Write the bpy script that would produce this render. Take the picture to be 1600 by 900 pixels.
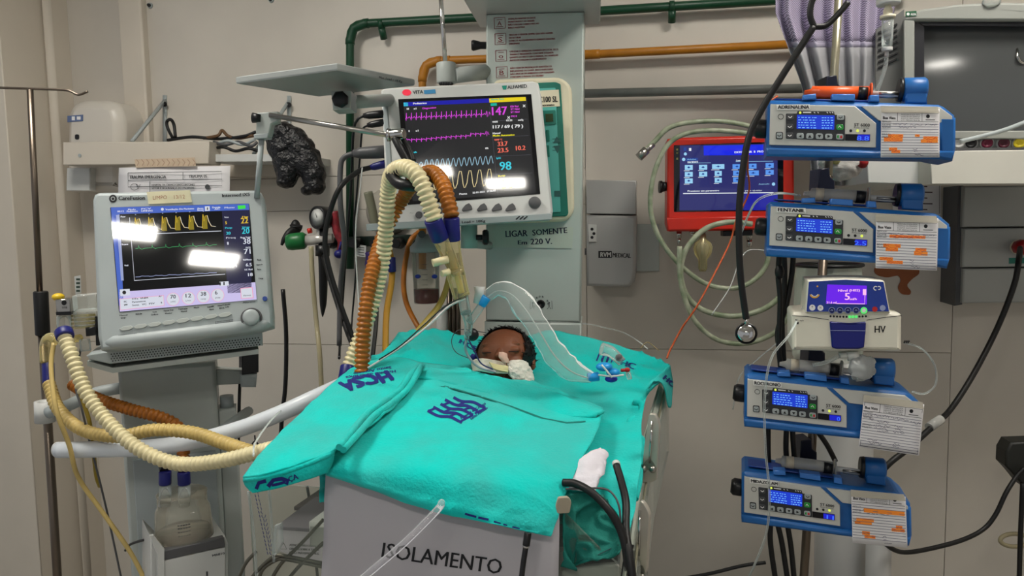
import bpy, bmesh, math, random
from math import sin, cos, tan, pi, radians as R_
from mathutils import Vector as V, Matrix, noise
from mathutils.bvhtree import BVHTree
random.seed(7)
for _o in list(bpy.data.objects): bpy.data.objects.remove(_o)
SC = bpy.context.scene; COL = SC.collection
# ---------------------------------------------------------------- camera
FPX = 1155.0
CAM = V((0, 0, 1.45))
CR = Matrix.Rotation(R_(90 - 5.0), 3, 'X') @ Matrix.Rotation(R_(-1.1), 3, 'Z')
cd = bpy.data.cameras.new('camera'); cam = bpy.data.objects.new('camera', cd); COL.objects.link(cam)
cd.sensor_width = 36; cd.lens = 36 * FPX / 1600; cd.clip_start = .02
cam.matrix_world = Matrix.Translation(CAM) @ CR.to_4x4()
SC.camera = cam
# ---------------------------------------------------------------- light
w = bpy.data.worlds.new('world'); SC.world = w; w.use_nodes = True
w.node_tree.nodes['Background'].inputs[0].default_value = (.93, .96, 1, 1)
w.node_tree.nodes['Background'].inputs[1].default_value = .40
SC.view_settings.view_transform = 'Standard'; SC.view_settings.look = 'None'
SC.view_settings.gamma = 1; SC.view_settings.exposure = 0
LIGHT_PANELS = [(-.20, -1.30, .27, .19, 84), (-.67, -1.04, .25, .18, 84), (1.05, 1.10, .5, .5, 33), (-1.05, 1.25, .5, .5, 33)]
CEIL = 2.8

# ---------------------------------------------------------------- helpers
def lin(c): return tuple(((x/255)/12.92 if x/255 <= .04045 else ((x/255+.055)/1.055)**2.4) for x in c)
MATS = {}
def mat(name, rgb=(128,128,128), rough=.5, metal=0, bump=0, bs=60, var=0, vs=6, trans=0, ior=1.45, emit=0, spec=.5, coat=0, alpha=1, sheen=0, rgb2=None, stretch=None):
    if name in MATS: return MATS[name]
    m = bpy.data.materials.new(name); m.use_nodes = True; nt = m.node_tree; b = nt.nodes['Principled BSDF']
    L = nt.links; c = lin(rgb)
    b.inputs['Base Color'].default_value = (*c, 1); b.inputs['Roughness'].default_value = rough
    b.inputs['Metallic'].default_value = metal; b.inputs['IOR'].default_value = ior
    b.inputs['Transmission Weight'].default_value = trans; b.inputs['Coat Weight'].default_value = coat
    b.inputs['Specular IOR Level'].default_value = spec; b.inputs['Alpha'].default_value = alpha
    b.inputs['Sheen Weight'].default_value = sheen
    tc = None
    def coords():
        nonlocal tc
        if tc is None:
            tc = nt.nodes.new('ShaderNodeTexCoord')
            mp = nt.nodes.new('ShaderNodeMapping'); L.new(tc.outputs['Object'], mp.inputs['Vector'])
            if stretch: mp.inputs['Scale'].default_value = stretch
            tc = mp
        return tc.outputs['Vector']
    if var:
        n = nt.nodes.new('ShaderNodeTexNoise'); n.inputs['Scale'].default_value = vs; n.inputs['Detail'].default_value = 6
        L.new(coords(), n.inputs['Vector'])
        r = nt.nodes.new('ShaderNodeMapRange'); r.inputs[1].default_value = .35; r.inputs[2].default_value = .65
        L.new(n.outputs['Fac'], r.inputs[0])
        x = nt.nodes.new('ShaderNodeMix'); x.data_type = 'RGBA'
        x.inputs['A'].default_value = (*c, 1)
        c2 = lin(rgb2) if rgb2 else tuple(v*(1-var) for v in c)
        x.inputs['B'].default_value = (*c2, 1)
        L.new(r.outputs[0], x.inputs['Factor']); L.new(x.outputs['Result'], b.inputs['Base Color'])
    if bump:
        n = nt.nodes.new('ShaderNodeTexNoise'); n.inputs['Scale'].default_value = bs; n.inputs['Detail'].default_value = 4
        L.new(coords(), n.inputs['Vector'])
        q = nt.nodes.new('ShaderNodeBump'); q.inputs['Strength'].default_value = bump; q.inputs['Distance'].default_value = .01
        L.new(n.outputs['Fac'], q.inputs['Height']); L.new(q.outputs['Normal'], b.inputs['Normal'])
    if emit:
        b.inputs['Emission Color'].default_value = (*c, 1); b.inputs['Emission Strength'].default_value = emit
        b.inputs['Base Color'].default_value = (.01, .01, .01, 1)
    MATS[name] = m; return m
def clear(name, rgb=(230,235,230), body=.25, rough=.08):
    """thin clear plastic: see-through with a body tint and a glossy skin"""
    if name in MATS: return MATS[name]
    m = bpy.data.materials.new(name); m.use_nodes = True; nt = m.node_tree; L = nt.links
    b = nt.nodes['Principled BSDF']; b.inputs['Base Color'].default_value = (*lin(rgb), 1); b.inputs['Roughness'].default_value = rough
    t = nt.nodes.new('ShaderNodeBsdfTransparent'); t.inputs[0].default_value = (*[.5+.5*x for x in lin(rgb)], 1)
    f = nt.nodes.new('ShaderNodeFresnel'); f.inputs[0].default_value = 1.4
    a = nt.nodes.new('ShaderNodeMath'); a.operation = 'ADD'; a.use_clamp = True; a.inputs[1].default_value = body
    L.new(f.outputs[0], a.inputs[0])
    mx = nt.nodes.new('ShaderNodeMixShader'); L.new(a.outputs[0], mx.inputs[0]); L.new(t.outputs[0], mx.inputs[1]); L.new(b.outputs[0], mx.inputs[2])
    L.new(mx.outputs[0], nt.nodes['Material Output'].inputs[0]); MATS[name] = m; return m
def glow(rgb, s=1.0): return mat('glow_%d_%d_%d' % rgb + ('' if s == 1 else '_%d' % int(s*10)), rgb, .05, emit=s)
def ink(rgb): return mat('ink_%d_%d_%d' % rgb, rgb, .7)

def ray(px, py):
    return CR @ V(((px-800)/FPX, -(py-450)/FPX, -1))
def at(px, py, Y):
    d = ray(px, py); return CAM + d*(Y/d.y)
def atz(px, py, z):
    d = ray(px, py); return CAM + d*((z-CAM.z)/d.z)
def mpp(Y): return Y/FPX      # metres per pixel at depth Y
class Fr:
    """a frame standing in the room: x right, y away, z up"""
    def __init__(s, o, x, n=None, z=None):
        s.o = V(o); s.x = V(x).normalized()
        if n is not None:
            y = -V(n).normalized(); s.x = (s.x - y*s.x.dot(y)).normalized(); s.y = y; s.z = s.x.cross(y).normalized()
        else:
            z = V(z or (0,0,1)); s.y = z.cross(s.x).normalized(); s.z = s.x.cross(s.y).normalized()
        s.M = Matrix(((s.x.x,s.y.x,s.z.x,s.o.x),(s.x.y,s.y.y,s.z.y,s.o.y),(s.x.z,s.y.z,s.z.z,s.o.z),(0,0,0,1)))
        s.I = s.M.inverted()
    def pt(s, u, w, v): return s.o + s.x*u + s.y*w + s.z*v
    def hit(s, px, py, w=0):
        d = ray(px, py); o = s.o + s.y*w
        t = (o-CAM).dot(s.y)/d.dot(s.y); p = CAM + d*t - s.o
        return (p.dot(s.x), p.dot(s.z))
    def hits(s, pts, w=0): return [s.hit(a, b, w) for a, b in pts]
    def proj(s, w=-.0008): return lambda px, py: s.pt(*(lambda q: (q[0], w, q[1]))(s.hit(px, py, w)))
def fr_px(a, b, Ya, Yb=None, tilt=0):
    """frame through two measured points; tilt leans the face back (degrees)"""
    A = at(*a, Ya); B = at(*b, Yb or Ya); x = (B-A).normalized()
    n = x.cross(V((0,0,1))).normalized()          # towards the viewer
    n = (Matrix.Rotation(R_(-tilt), 3, x) @ n) if tilt else n
    return Fr(A, x, n=n)

_FC = {}
def font(s, res=2):
    if s in _FC: return _FC[s]
    cu = bpy.data.curves.new('t', 'FONT'); cu.body = s; cu.resolution_u = res
    ob = bpy.data.objects.new('t', cu); me = ob.to_mesh()
    vs = [(v.co.x, v.co.y) for v in me.vertices]; fs = [tuple(p.vertices) for p in me.polygons]
    ob.to_mesh_clear(); bpy.data.objects.remove(ob); bpy.data.curves.remove(cu)
    _FC[s] = (vs, fs); return _FC[s]
def crom(pts, n=8, closed=False):
    P = [V(p) for p in pts]; out = []
    if closed: P = [P[-1]] + P + [P[0], P[1]]
    else: P = [P[0]*2-P[1]] + P + [P[-1]*2-P[-2]]
    for i in range(1, len(P)-2):
        p0, p1, p2, p3 = P[i-1:i+3]
        for k in range(n):
            t = k/n
            out.append(.5*((2*p1)+(p2-p0)*t+(2*p0-5*p1+4*p2-p3)*t*t+(3*p1-p0-3*p2+p3)*t**3))
    if not closed: out.append(P[-2])
    return out
def rrect(u0, u1, v0, v1, r, n=4):
    out = []
    for cx, cy, a0 in ((u1-r, v0+r, -90), (u1-r, v1-r, 0), (u0+r, v1-r, 90), (u0+r, v0+r, 180)):
        for k in range(n+1):
            a = R_(a0 + 90*k/n); out.append((cx+r*cos(a), cy+r*sin(a)))
    return out
def rpoly(P, r, n=3):
    """round the corners of a polygon"""
    out = []; N = len(P)
    for i in range(N):
        p = V(P[i]).to_2d(); a = V(P[i-1]).to_2d()-p; b = V(P[(i+1) % N]).to_2d()-p
        q = min(r, a.length*.45, b.length*.45)
        s = p + a.normalized()*q; e = p + b.normalized()*q
        for k in range(n+1):
            t = k/n; out.append(tuple(s*(1-t)**2 + p*2*t*(1-t) + e*t*t))
    return out
def area(P): return sum(P[i-1][0]*P[i][1]-P[i][0]*P[i-1][1] for i in range(len(P)))/2
class MB:
    def __init__(s): s.v = []; s.f = []; s.m = []; s.s = []
    def add(s, vs, fs, mi=0, sm=False):
        o = len(s.v); s.v += [V(v) for v in vs]
        for f in fs: s.f.append(tuple(i+o for i in f)); s.m.append(mi); s.s.append(sm)
        return s
    def prism(s, fr, P, w0, w1, mi=0, bev=0, sm=False, fmi=None):
        """P: (u,v) polygon, w0 near face, w1 far face"""
        P = list(P)
        if area(P) < 0: P.reverse()
        n = len(P); rings = []
        if bev:
            c = V((sum(p[0] for p in P)/n, sum(p[1] for p in P)/n)); Q = []
            for i in range(n):
                a = V(P[i])-V(P[i-1]); b = V(P[(i+1) % n])-V(P[i])
                na = V((-a.y, a.x)).normalized() if a.length > 1e-9 else V((0,0)); nb = V((-b.y, b.x)).normalized() if b.length > 1e-9 else na
                m = (na+nb); m = m.normalized() if m.length > 1e-6 else na
                Q.append((P[i][0]+m.x*bev, P[i][1]+m.y*bev))
            R = [(P[i][0]*.3+Q[i][0]*.7, P[i][1]*.3+Q[i][1]*.7) for i in range(n)]
            R2 = [(P[i][0]*.85+Q[i][0]*.15, P[i][1]*.85+Q[i][1]*.15) for i in range(n)]
            rings = [(Q, w0), (R, w0+bev*.2), (R2, w0+bev*.6), (P, w0+bev), (P, w1)]
        else: rings = [(P, w0), (P, w1)]
        vs = [fr.pt(u, ww, v) for r, ww in rings for u, v in r]
        s.add(vs, [tuple(range(n))], fmi if fmi is not None else mi)
        k = len(rings); base = len(s.v)-len(vs)
        s.f.append(tuple(base+(k-1)*n+i for i in reversed(range(n)))); s.m.append(mi); s.s.append(False)
        for r in range(k-1):
            for i in range(n):
                j = (i+1) % n
                s.f.append((base+r*n+j, base+r*n+i, base+(r+1)*n+i, base+(r+1)*n+j)); s.m.append(mi); s.s.append(sm or (r < k-2 and bev > 0))
        return s
    def box(s, fr, u0, u1, w0, w1, v0, v1, mi=0, bev=0):
        return s.prism(fr, [(u0,v0),(u1,v0),(u1,v1),(u0,v1)], w0, w1, mi, bev)
    def ppx(s, fr, pts, w0, w1, mi=0, bev=0, r=0, fmi=None, n=3):
        """prism whose front outline was measured in the photograph"""
        P = fr.hits(pts, w0)
        if area(P) < 0: P.reverse()
        if r: P = rpoly(P, r, n)
        return s.prism(fr, P, w0, w1, mi, bev, fmi=fmi)
    def tube(s, pts, r, seg=10, n=6, mi=0, closed=False, sm=True, raw=False, caps=True):
        C = [V(p) for p in pts] if raw else crom(pts, n, closed)
        N = len(C)
        T = [(C[(i+1) % N]-C[i-1] if closed else C[min(i+1, N-1)]-C[max(i-1, 0)]).normalized() for i in range(N)]
        a = T[0].orthogonal().normalized(); vs = []
        for i in range(N):
            a = (a - T[i]*a.dot(T[i])).normalized(); b = T[i].cross(a)
            q = r(i/(N-1)) if callable(r) else (r[i] if isinstance(r, list) else r)
            for k in range(seg):
                t = 2*pi*k/seg; vs.append(C[i]+(a*cos(t)+b*sin(t))*q)
        fs = []
        for i in range(N if closed else N-1):
            j = (i+1) % N
            for k in range(seg):
                l = (k+1) % seg; fs.append((i*seg+k, i*seg+l, j*seg+l, j*seg+k))
        s.add(vs, fs, mi, sm)
        if caps and not closed:
            b0 = len(s.v)-len(vs)
            s.f.append(tuple(b0+k for k in reversed(range(seg)))); s.m.append(mi); s.s.append(False)
            s.f.append(tuple(b0+(N-1)*seg+k for k in range(seg))); s.m.append(mi); s.s.append(False)
        return s
    def corr(s, pts, r, pitch, amp, seg=14, mi=0):
        """corrugated hose"""
        C = crom(pts, 30); L = [0]
        for i in range(1, len(C)): L.append(L[-1]+(C[i]-C[i-1]).length)
        n = int(L[-1]/pitch)*4; out = []; rr = []; j = 0
        for k in range(n+1):
            d = L[-1]*k/n
            while j < len(L)-2 and L[j+1] < d: j += 1
            t = (d-L[j])/max(1e-9, L[j+1]-L[j]); out.append(C[j].lerp(C[j+1], t))
            rr.append(r - amp + 2*amp*(0, .75, 1, .75)[k % 4] - amp*.3)
        return s.tube(out, rr, seg, mi=mi, raw=True)
    def cyl(s, p0, p1, r0, r1=None, seg=20, mi=0, bev=0):
        p0 = V(p0); p1 = V(p1); r1 = r0 if r1 is None else r1
        if bev:
            d = (p1-p0).normalized()*bev
            return s.tube([p0, p0+d*.3, p0+d, p1-d, p1-d*.3, p1], [r0-bev, r0-bev*.3, r0, r1, r1-bev*.3, r1-bev], seg, raw=True, mi=mi)
        return s.tube([p0, p1], [r0, r1], seg, raw=True, mi=mi)
    def lathe(s, o, ax, prof, seg=32, mi=0, caps=True):
        o = V(o); ax = V(ax).normalized()
        a = ax.orthogonal().normalized(); b = ax.cross(a); vs = []
        for r, h in prof:
            for k in range(seg):
                t = 2*pi*k/seg; vs.append(o+ax*h+(a*cos(t)+b*sin(t))*r)
        fs = [(i*seg+k, i*seg+(k+1) % seg, (i+1)*seg+(k+1) % seg, (i+1)*seg+k) for i in range(len(prof)-1) for k in range(seg)]
        if caps: fs += [tuple(reversed(range(seg))), tuple((len(prof)-1)*seg+k for k in range(seg))]
        return s.add(vs, fs, mi, True)
    def ell(s, o, ax, ay=None, az=None, nu=20, nv=12, mi=0, fn=None):
        if not isinstance(ax, (V, tuple, list)): ax, ay, az = (ax,0,0), (0,ay if ay else ax,0), (0,0,az if az else ax)
        o, ax, ay, az = V(o), V(ax), V(ay), V(az); vs = []
        for i in range(nv+1):
            p = pi*i/nv
            for k in range(nu):
                t = 2*pi*k/nu; d = V((sin(p)*cos(t), sin(p)*sin(t), cos(p)))
                q = fn(d) if fn else d
                vs.append(o+ax*q.x+ay*q.y+az*q.z)
        fs = [(i*nu+k, (i+1)*nu+k, (i+1)*nu+(k+1) % nu, i*nu+(k+1) % nu) for i in range(nv) for k in range(nu)]
        return s.add(vs, fs, mi, True)
    def grid(s, G, mi=0, sm=True):
        n, m = len(G), len(G[0])
        return s.add([p for r in G for p in r], [(i*m+j, (i+1)*m+j, (i+1)*m+j+1, i*m+j+1) for i in range(n-1) for j in range(m-1)], mi, sm)
    # ---- flat print, laid on a surface through a projector pr(px,py)
    def q(s, pr, pts, mi=0): return s.add([pr(*p) for p in pts], [tuple(range(len(pts)))], mi)
    def rect(s, pr, x0, y0, x1, y1, mi=0): return s.q(pr, [(x0,y1),(x1,y1),(x1,y0),(x0,y0)], mi)
    def disc(s, pr, x, y, r, mi=0, n=16, ry=None): return s.q(pr, [(x+r*cos(2*pi*k/n), y-(ry or r)*sin(2*pi*k/n)) for k in range(n)], mi)
    def line(s, pr, P, wd=1, mi=0, closed=False):
        if closed: P = list(P)+[P[0]]
        vs = []
        for i in range(len(P)):
            a = V(P[max(i-1,0)]); b = V(P[min(i+1,len(P)-1)]); d = (b-a); d = d.normalized() if d.length > 1e-6 else V((1,0))
            nx = V((-d.y, d.x))*wd/2; p = V(P[i]); vs += [pr(*(p+nx)), pr(*(p-nx))]
        return s.add(vs, [(2*i, 2*i+1, 2*i+3, 2*i+2) for i in range(len(P)-1)], mi)
    def text(s, pr, t, p0, p1, h, mi=0, warp=None, bold=0):
        vs, fs = font(t)
        if not vs: return s
        x0 = min(v[0] for v in vs); x1 = max(v[0] for v in vs)
        a = V(p0); d = V(p1)-a; L = d.length; d.normalize(); up = V((d.y, -d.x))
        out = []
        for k in range(2 if bold else 1):
            for x, y in vs:
                tx = (x-x0)/(x1-x0+1e-9); ty = y/.7
                q = a + d*(tx*L + k*bold) + up*(ty*h)
                if warp: q = V(warp(q.x, q.y, tx, ty))
                out.append(pr(q.x, q.y))
        n = len(vs); F = [tuple(i+k*n for i in f) for k in range(2 if bold else 1) for f in fs]
        return s.add(out, F, mi)
    def bvh(s): return BVHTree.FromPolygons([tuple(v) for v in s.v], s.f)

def surf_proj(bv, off=.0012):
    def pr(px, py):
        d = ray(px, py).normalized(); h, n, i, dist = bv.ray_cast(CAM, d)
        if h is None:
            r = bv.find_nearest(CAM+d*1.3); return r[0]
        if n.dot(d) > 0: n = -n
        return h + n*off
    return pr
def link(name, mb, mats, parent=None, inv=None, origin=None, mods=None):
    if not isinstance(mats, (list, tuple)): mats = [mats]
    if parent is not None:
        r = parent
        while r.parent: r = r.parent
        I = inv if inv is not None else r.matrix_basis.inverted()
        vs = [I @ v for v in mb.v]
    else:
        lo = V([min(v[i] for v in mb.v) for i in range(3)]); hi = V([max(v[i] for v in mb.v) for i in range(3)])
        o = V(((lo.x+hi.x)/2, (lo.y+hi.y)/2, lo.z)) if origin is None else V(origin)
        vs = [v-o for v in mb.v]
    me = bpy.data.meshes.new(name); me.from_pydata([tuple(v) for v in vs], [], mb.f)
    for m in mats: me.materials.append(m)
    me.polygons.foreach_set('material_index', mb.m); me.polygons.foreach_set('use_smooth', mb.s)
    me.update()
    ob = bpy.data.objects.new(name, me); COL.objects.link(ob)
    if parent is not None: ob.parent = parent
    else: ob.location = o
    return ob
def tag(o, label=None, cat=None, group=None, kind=None):
    if label: o['label'] = label
    if cat: o['category'] = cat
    if group: o['group'] = group
    if kind: o['kind'] = kind
    return o
def root(name, label, cat, M, group=None):
    o = bpy.data.objects.new(name, None); COL.objects.link(o); o.empty_display_size = .05
    o.matrix_basis = M if isinstance(M, Matrix) else Matrix.Translation(V(M))
    return tag(o, label, cat, group)
def solid(ob, t, off=0):
    m = ob.modifiers.new('thick', 'SOLIDIFY'); m.thickness = t; m.offset = off; return ob
def cloth(rows, nu=8, nv=8, wr=.004, fr=9, seed=0, edge=True):
    """tensor Catmull-Rom sheet through measured rows, with wrinkles"""
    C = [crom([at(*p) if len(p) == 3 and not isinstance(p, V) else p for p in r], nu) for r in rows]
    m = len(C[0]); cols = [crom([C[i][j] for i in range(len(C))], nv) for j in range(m)]
    n = len(cols[0]); G = [[cols[j][i] for j in range(m)] for i in range(n)]
    out = []
    for i in range(n):
        row = []
        for j in range(m):
            p = G[i][j]; a = G[min(i+1,n-1)][j]-G[max(i-1,0)][j]; b = G[i][min(j+1,m-1)]-G[i][max(j-1,0)]
            nn = a.cross(b); nn = nn.normalized() if nn.length > 1e-9 else V((0,0,1))
            q = p*fr + V((seed*3.1, seed, 0))
            d = noise.noise(q) + .5*noise.noise(q*2.3) + .9*(.5-abs(noise.noise(q*V((1.0,1.0,1.0)).x + V((5,2,1)))))
            e = 0
            for sc, rot, am in ((1.0,.6,1.0),(1.7,2.1,.7),(2.6,1.2,.45)):
                h = V((q.x*cos(rot)+q.y*sin(rot), (-q.x*sin(rot)+q.y*cos(rot))*.35, q.z*.6))*sc
                e += am*max(0, 1-abs(noise.noise(h+V((0,0,seed))))*5.5)**2*max(0, .25+noise.noise(q*.45+V((9,seed,1))))
            row.append(p + nn*(d*wr + e*wr*1.9))
        out.append(row)
    return out
# ---------------------------------------------------------------- materials
WALL = mat('wall_paint', (208,201,190), .42, var=.14, vs=1.8, bump=.05, bs=12)
WALL2 = mat('wall_paint_warm', (208,199,185), .55, var=.08, vs=3)
GREY = mat('grey_enamel', (176,182,178), .38, var=.07, vs=8)
LGREY = mat('light_grey_plastic', (164,172,173), .42, var=.05, vs=12)
WHITE = mat('white_plastic', (204,205,202), .4, var=.05, vs=10)
CREAM = mat('cream_plastic', (226,218,190), .45, var=.06, vs=14)
DGREY = mat('dark_grey_plastic', (84,84,86), .45, var=.1, vs=20)
BLACK = mat('black_plastic', (18,18,20), .38)
RUBBER = mat('black_rubber', (13,13,14), .5)
STEEL = mat('brushed_steel', (178,174,168), .28, 1, var=.15, vs=14)
CHROME = mat('chrome', (205,203,200), .12, 1)
DSTEEL = mat('tarnished_steel', (128,116,104), .34, 1, var=.35, vs=18, stretch=(1,1,.15))
NAVY = mat('navy_rubber', (26,30,110), .4, var=.15, vs=30)
BLUE = mat('blue_enamel', (30,98,168), .38, var=.14, vs=16)
BLUED = mat('deep_blue_plastic', (20,60,140), .35)
BLUEL = mat('bright_blue_plastic', (58,120,200), .35)
PLATE = mat('pale_grey_panel', (200,200,194), .4, var=.05, vs=20)
RED = mat('red_enamel', (205,42,26), .35, var=.1, vs=12)
ORANGE = mat('orange_plastic', (240,92,34), .35)
AMBER = mat('amber_hose', (182,108,26), .38, var=.3, vs=25)
CREAMH = mat('cream_hose', (226,214,170), .35, var=.12, vs=30)
BEIGEH = mat('yellowed_hose', (206,180,112), .38, var=.2, vs=25)
TEAL = mat('teal_panel', (88,178,168), .4, var=.06, vs=12)
TEALD = mat('dark_teal', (22,112,96), .4)
GREENP = mat('green_pipe_paint', (14,66,42), .4, var=.2, vs=20)
ORANP = mat('ochre_pipe_paint', (178,116,26), .42, var=.2, vs=20)
GREYP = mat('grey_pipe_paint', (118,122,118), .45, var=.15, vs=20)
CLOTH = mat('teal_cotton', (4,204,196), .9, var=.16, vs=9, bump=.28, bs=200, sheen=.08, spec=.2, rgb2=(54,186,180))
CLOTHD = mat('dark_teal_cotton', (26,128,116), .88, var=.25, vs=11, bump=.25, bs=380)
SEAM = mat('teal_seam_thread', (12,120,112), .9)
PRINT = mat('navy_cloth_print', (24,34,118), .8)
PAPER = mat('paper', (232,230,232), .75, var=.05, vs=5)
SKIN = mat('brown_skin', (128,74,46), .5, var=.22, vs=18, bump=.08, bs=160)
HAIR = mat('black_hair', (14,10,10), .55)
TAPE = mat('white_adhesive_tape', (226,216,200), .8, bump=.2, bs=200)
GAUZE = mat('white_gauze', (236,232,220), .9, var=.08, vs=30, bump=.5, bs=150)
MASK = mat('masking_tape', (206,200,168), .7, var=.08, vs=30)
MASKP = mat('beige_patterned_tape', (208,186,160), .7, var=.12, vs=60)
CLEAR = clear('clear_plastic', (235,240,238), .16)
CLEAR2 = clear('clear_acrylic', (222,226,218), .04, .05)
CLEARY = clear('clear_yellowed_plastic', (244,234,184), .2, .08)
FILM = clear('clear_film', (238,242,240), .15, .10)
BLOOD = mat('dark_red_fluid', (120,14,20), .2)
I_K = ink((24,24,28)); I_W = ink((235,235,235)); I_R = ink((150,40,50)); I_N = ink((40,48,110)); I_G = ink((70,72,74))
# ---------------------------------------------------------------- room
WA = R_(11.0)
WF = Fr((0, 2.6, 0), (cos(WA), -sin(WA), 0))
def room():
    Z = Fr((0,0,0), (1,0,0))
    fl = MB().box(Z, -3.2, 3.2, -3.2, 3.4, -.1, 0); f = link('floor', fl, mat('vinyl_floor', (150,146,138), .35, var=.12, vs=3)); tag(f, kind='structure')
    c = link('ceiling', MB().box(Z, -3.2, 3.2, -3.2, 3.4, CEIL, CEIL+.1), mat('ceiling_paint', (215,213,208), .8)); tag(c, kind='structure')
    wb = link('wall_back', MB().box(WF, -3.2, 3.2, .012, .16, 0, CEIL), WALL); tag(wb, kind='structure')
    v1 = WF.hit(450, 330)[1]; v2 = WF.hit(450, 278)[1]; v3 = WF.hit(1000, 545)[1]
    us = [-3.2, WF.hit(238, 200)[0], WF.hit(914, 200)[0], WF.hit(1498, 200)[0], 3.2]
    for i in range(4):
        vs = [0, v3, v1, v2, CEIL] if i == 1 else ([0, v3, CEIL] if i < 3 else [0, CEIL])
        for j in range(len(vs)-1):
            link('wall_panel', MB().box(WF, us[i]+.0008, us[i+1]-.0008, 0, .012, vs[j]+.0008, vs[j+1]-.0008, bev=.0012), WALL, wb)
    # left side: a flat wall return that stands nearer, then two rounded vertical casings
    u0 = WF.hit(30, 450, -.28)[0]
    wl = link('wall_left', MB().box(WF, -3.2, u0, -.28, -.0005, 0, CEIL, bev=.004), WALL2); tag(wl, kind='structure')
    ua = WF.hit(93, 200, -.08)[0]; ub = WF.hit(198, 200, -.05)[0]
    t = link('trim_1', MB().prism(WF, [(u0+.001,0),(ua,0),(ua,CEIL),(u0+.001,CEIL)], -.10, -.0005, bev=.022), WALL2); tag(t, kind='structure')
    ua = WF.hit(197, 200, -.03)[0]; ub = WF.hit(232, 200, -.03)[0]
    t = link('trim_2', MB().prism(WF, [(ua,0),(ub,0),(ub,CEIL),(ua,CEIL)], -.035, -.0005, bev=.008), WALL2); tag(t, kind='structure')
    wr = link('wall_right', MB().box(Fr((2.35,0,0),(0,1,0)), -3.2, 2.4, -.001, .1, 0, CEIL), WALL); tag(wr, kind='structure')
    for i, (x, y, a, b, s) in enumerate(LIGHT_PANELS):
        lab = ['square ceiling light panel mirrored in the dark screens', 'square ceiling light panel behind and left of the viewer',
               'square ceiling light panel over the right of the bed bay', 'square ceiling light panel over the left of the bed bay'][i]
        r = root('ceiling_light', lab, 'light', (x, y, CEIL-.03), 'ceiling light panels')
        F = Fr((x, y, 0), (1,0,0))
        m = MB(); e = .03
        for q in ((-a/2-e,a/2+e,-b/2-e,-b/2),(-a/2-e,a/2+e,b/2,b/2+e),(-a/2-e,-a/2,-b/2,b/2),(a/2,a/2+e,-b/2,b/2)):
            m.box(F, q[0], q[1], q[2], q[3], CEIL-.035, CEIL-.001)
        link('frame', m, WHITE, r)
        link('diffuser', MB().box(F, -a/2+.001, a/2-.001, -b/2+.001, b/2-.001, CEIL-.025, CEIL-.003), mat('light_diffuser_%d' % s, (255,250,240), .6, emit=s), r)
room()
def wp(px, py, w): u, v = WF.hit(px, py, w); return WF.pt(u, w, v)
def pipe(name, pts, r, m, label, clamps=()):
    rt = root(name, label, 'pipe', wp(pts[0][0], pts[0][1], -.05))
    P = [wp(x, y, -.045) for x, y in pts]; Q = [P[0]]
    for i in range(1, len(P)-1):
        a = (P[i-1]-P[i]).normalized()*.05; b = (P[i+1]-P[i]).normalized()*.05
        for t in (0,.25,.5,.75,1): Q.append((P[i]+a)*(1-t)**2+P[i]*2*t*(1-t)+(P[i]+b)*t*t)
    Q.append(P[-1])
    link('tube', MB().tube(Q, r, 16, raw=True), m, rt)
    for i in range(1, len(P)-1):
        a = (P[i-1]-P[i]).normalized()*.055; b = (P[i+1]-P[i]).normalized()*.055
        link('elbow', MB().tube([P[i]+a*(1.25), P[i]+a, (P[i]+a)*.25+P[i]*.5+(P[i]+b)*.25, P[i]+b, P[i]+b*1.25], r*1.16, 16, raw=True), m, rt)
    for x, y in clamps:
        c = wp(x, y, -.045); d = WF.x
        link('pipe_clamp', MB().cyl(c-d*.008, c+d*.008, r*1.25).cyl(c-WF.z*.012, c-WF.z*.045+WF.y*.02, .012), m, rt)
    return rt
pipe('gas_pipe', [(547,420),(547,38),(905,19),(1420,-12)], .0145, GREENP, 'dark green gas pipe turning down the wall behind the cables', [(596,38),(1050,10)])
pipe('gas_pipe', [(660,420),(660,96),(905,86),(1420,60)], .0135, ORANP, 'ochre yellow gas pipe running behind the grey column', [(700,95)])
pipe('gas_pipe', [(880,147),(1420,134)], .0145, GREYP, 'plain grey pipe lowest of the three wall pipes')
def screw(px, py, lab):
    c = wp(px, py, 0); n = -WF.y
    r = root('wall_screw', lab, 'screw', c)
    link('plug', MB().cyl(c, c+n*.006, .011, .009), LGREY, r); link('head', MB().cyl(c+n*.006, c+n*.014, .007, .005), BLACK, r)
screw(235, 9, 'black wall screw high on the wall, left of the green pipe'); screw(424, 0, 'black wall screw at the top edge, above the grey tray')

def paper_dispenser():
    r = root('soap_dispenser', 'white rounded soap dispenser on the wall behind the shelf', 'dispenser', wp(142, 300, -.05))
    m = MB(); P = WF.hits([(99,300),(99,182),(106,163),(122,155),(165,155),(180,163),(188,185),(189,300)], -.16)
    m.prism(WF, rpoly(P, .02, 4), -.16, -.002, bev=.035); link('body', m, mat('ivory_plastic', (206,200,190), .35), r)
    pr = WF.proj(-.1612)
    q = MB(); q.ppx(WF, [(105,181),(129,179),(129,189),(105,191)], -.163, -.158, bev=.001); link('badge', q, ink((96,112,150)), r)
    q = MB().rect(WF.proj(-.1635), 112, 182, 117, 188).rect(WF.proj(-.1635), 120, 182, 126, 187); link('badge_print', q, I_W, r)
    link('keyhole', MB().ppx(WF, [(117,210),(123,210),(123,218),(117,218)], -.1625, -.15, r=.006), BLACK, r)
    link('outlet', MB().ppx(WF, [(104,262),(140,262),(140,298),(103,298)], -.19, -.16, bev=.004), WHITE, r)
paper_dispenser()
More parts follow.
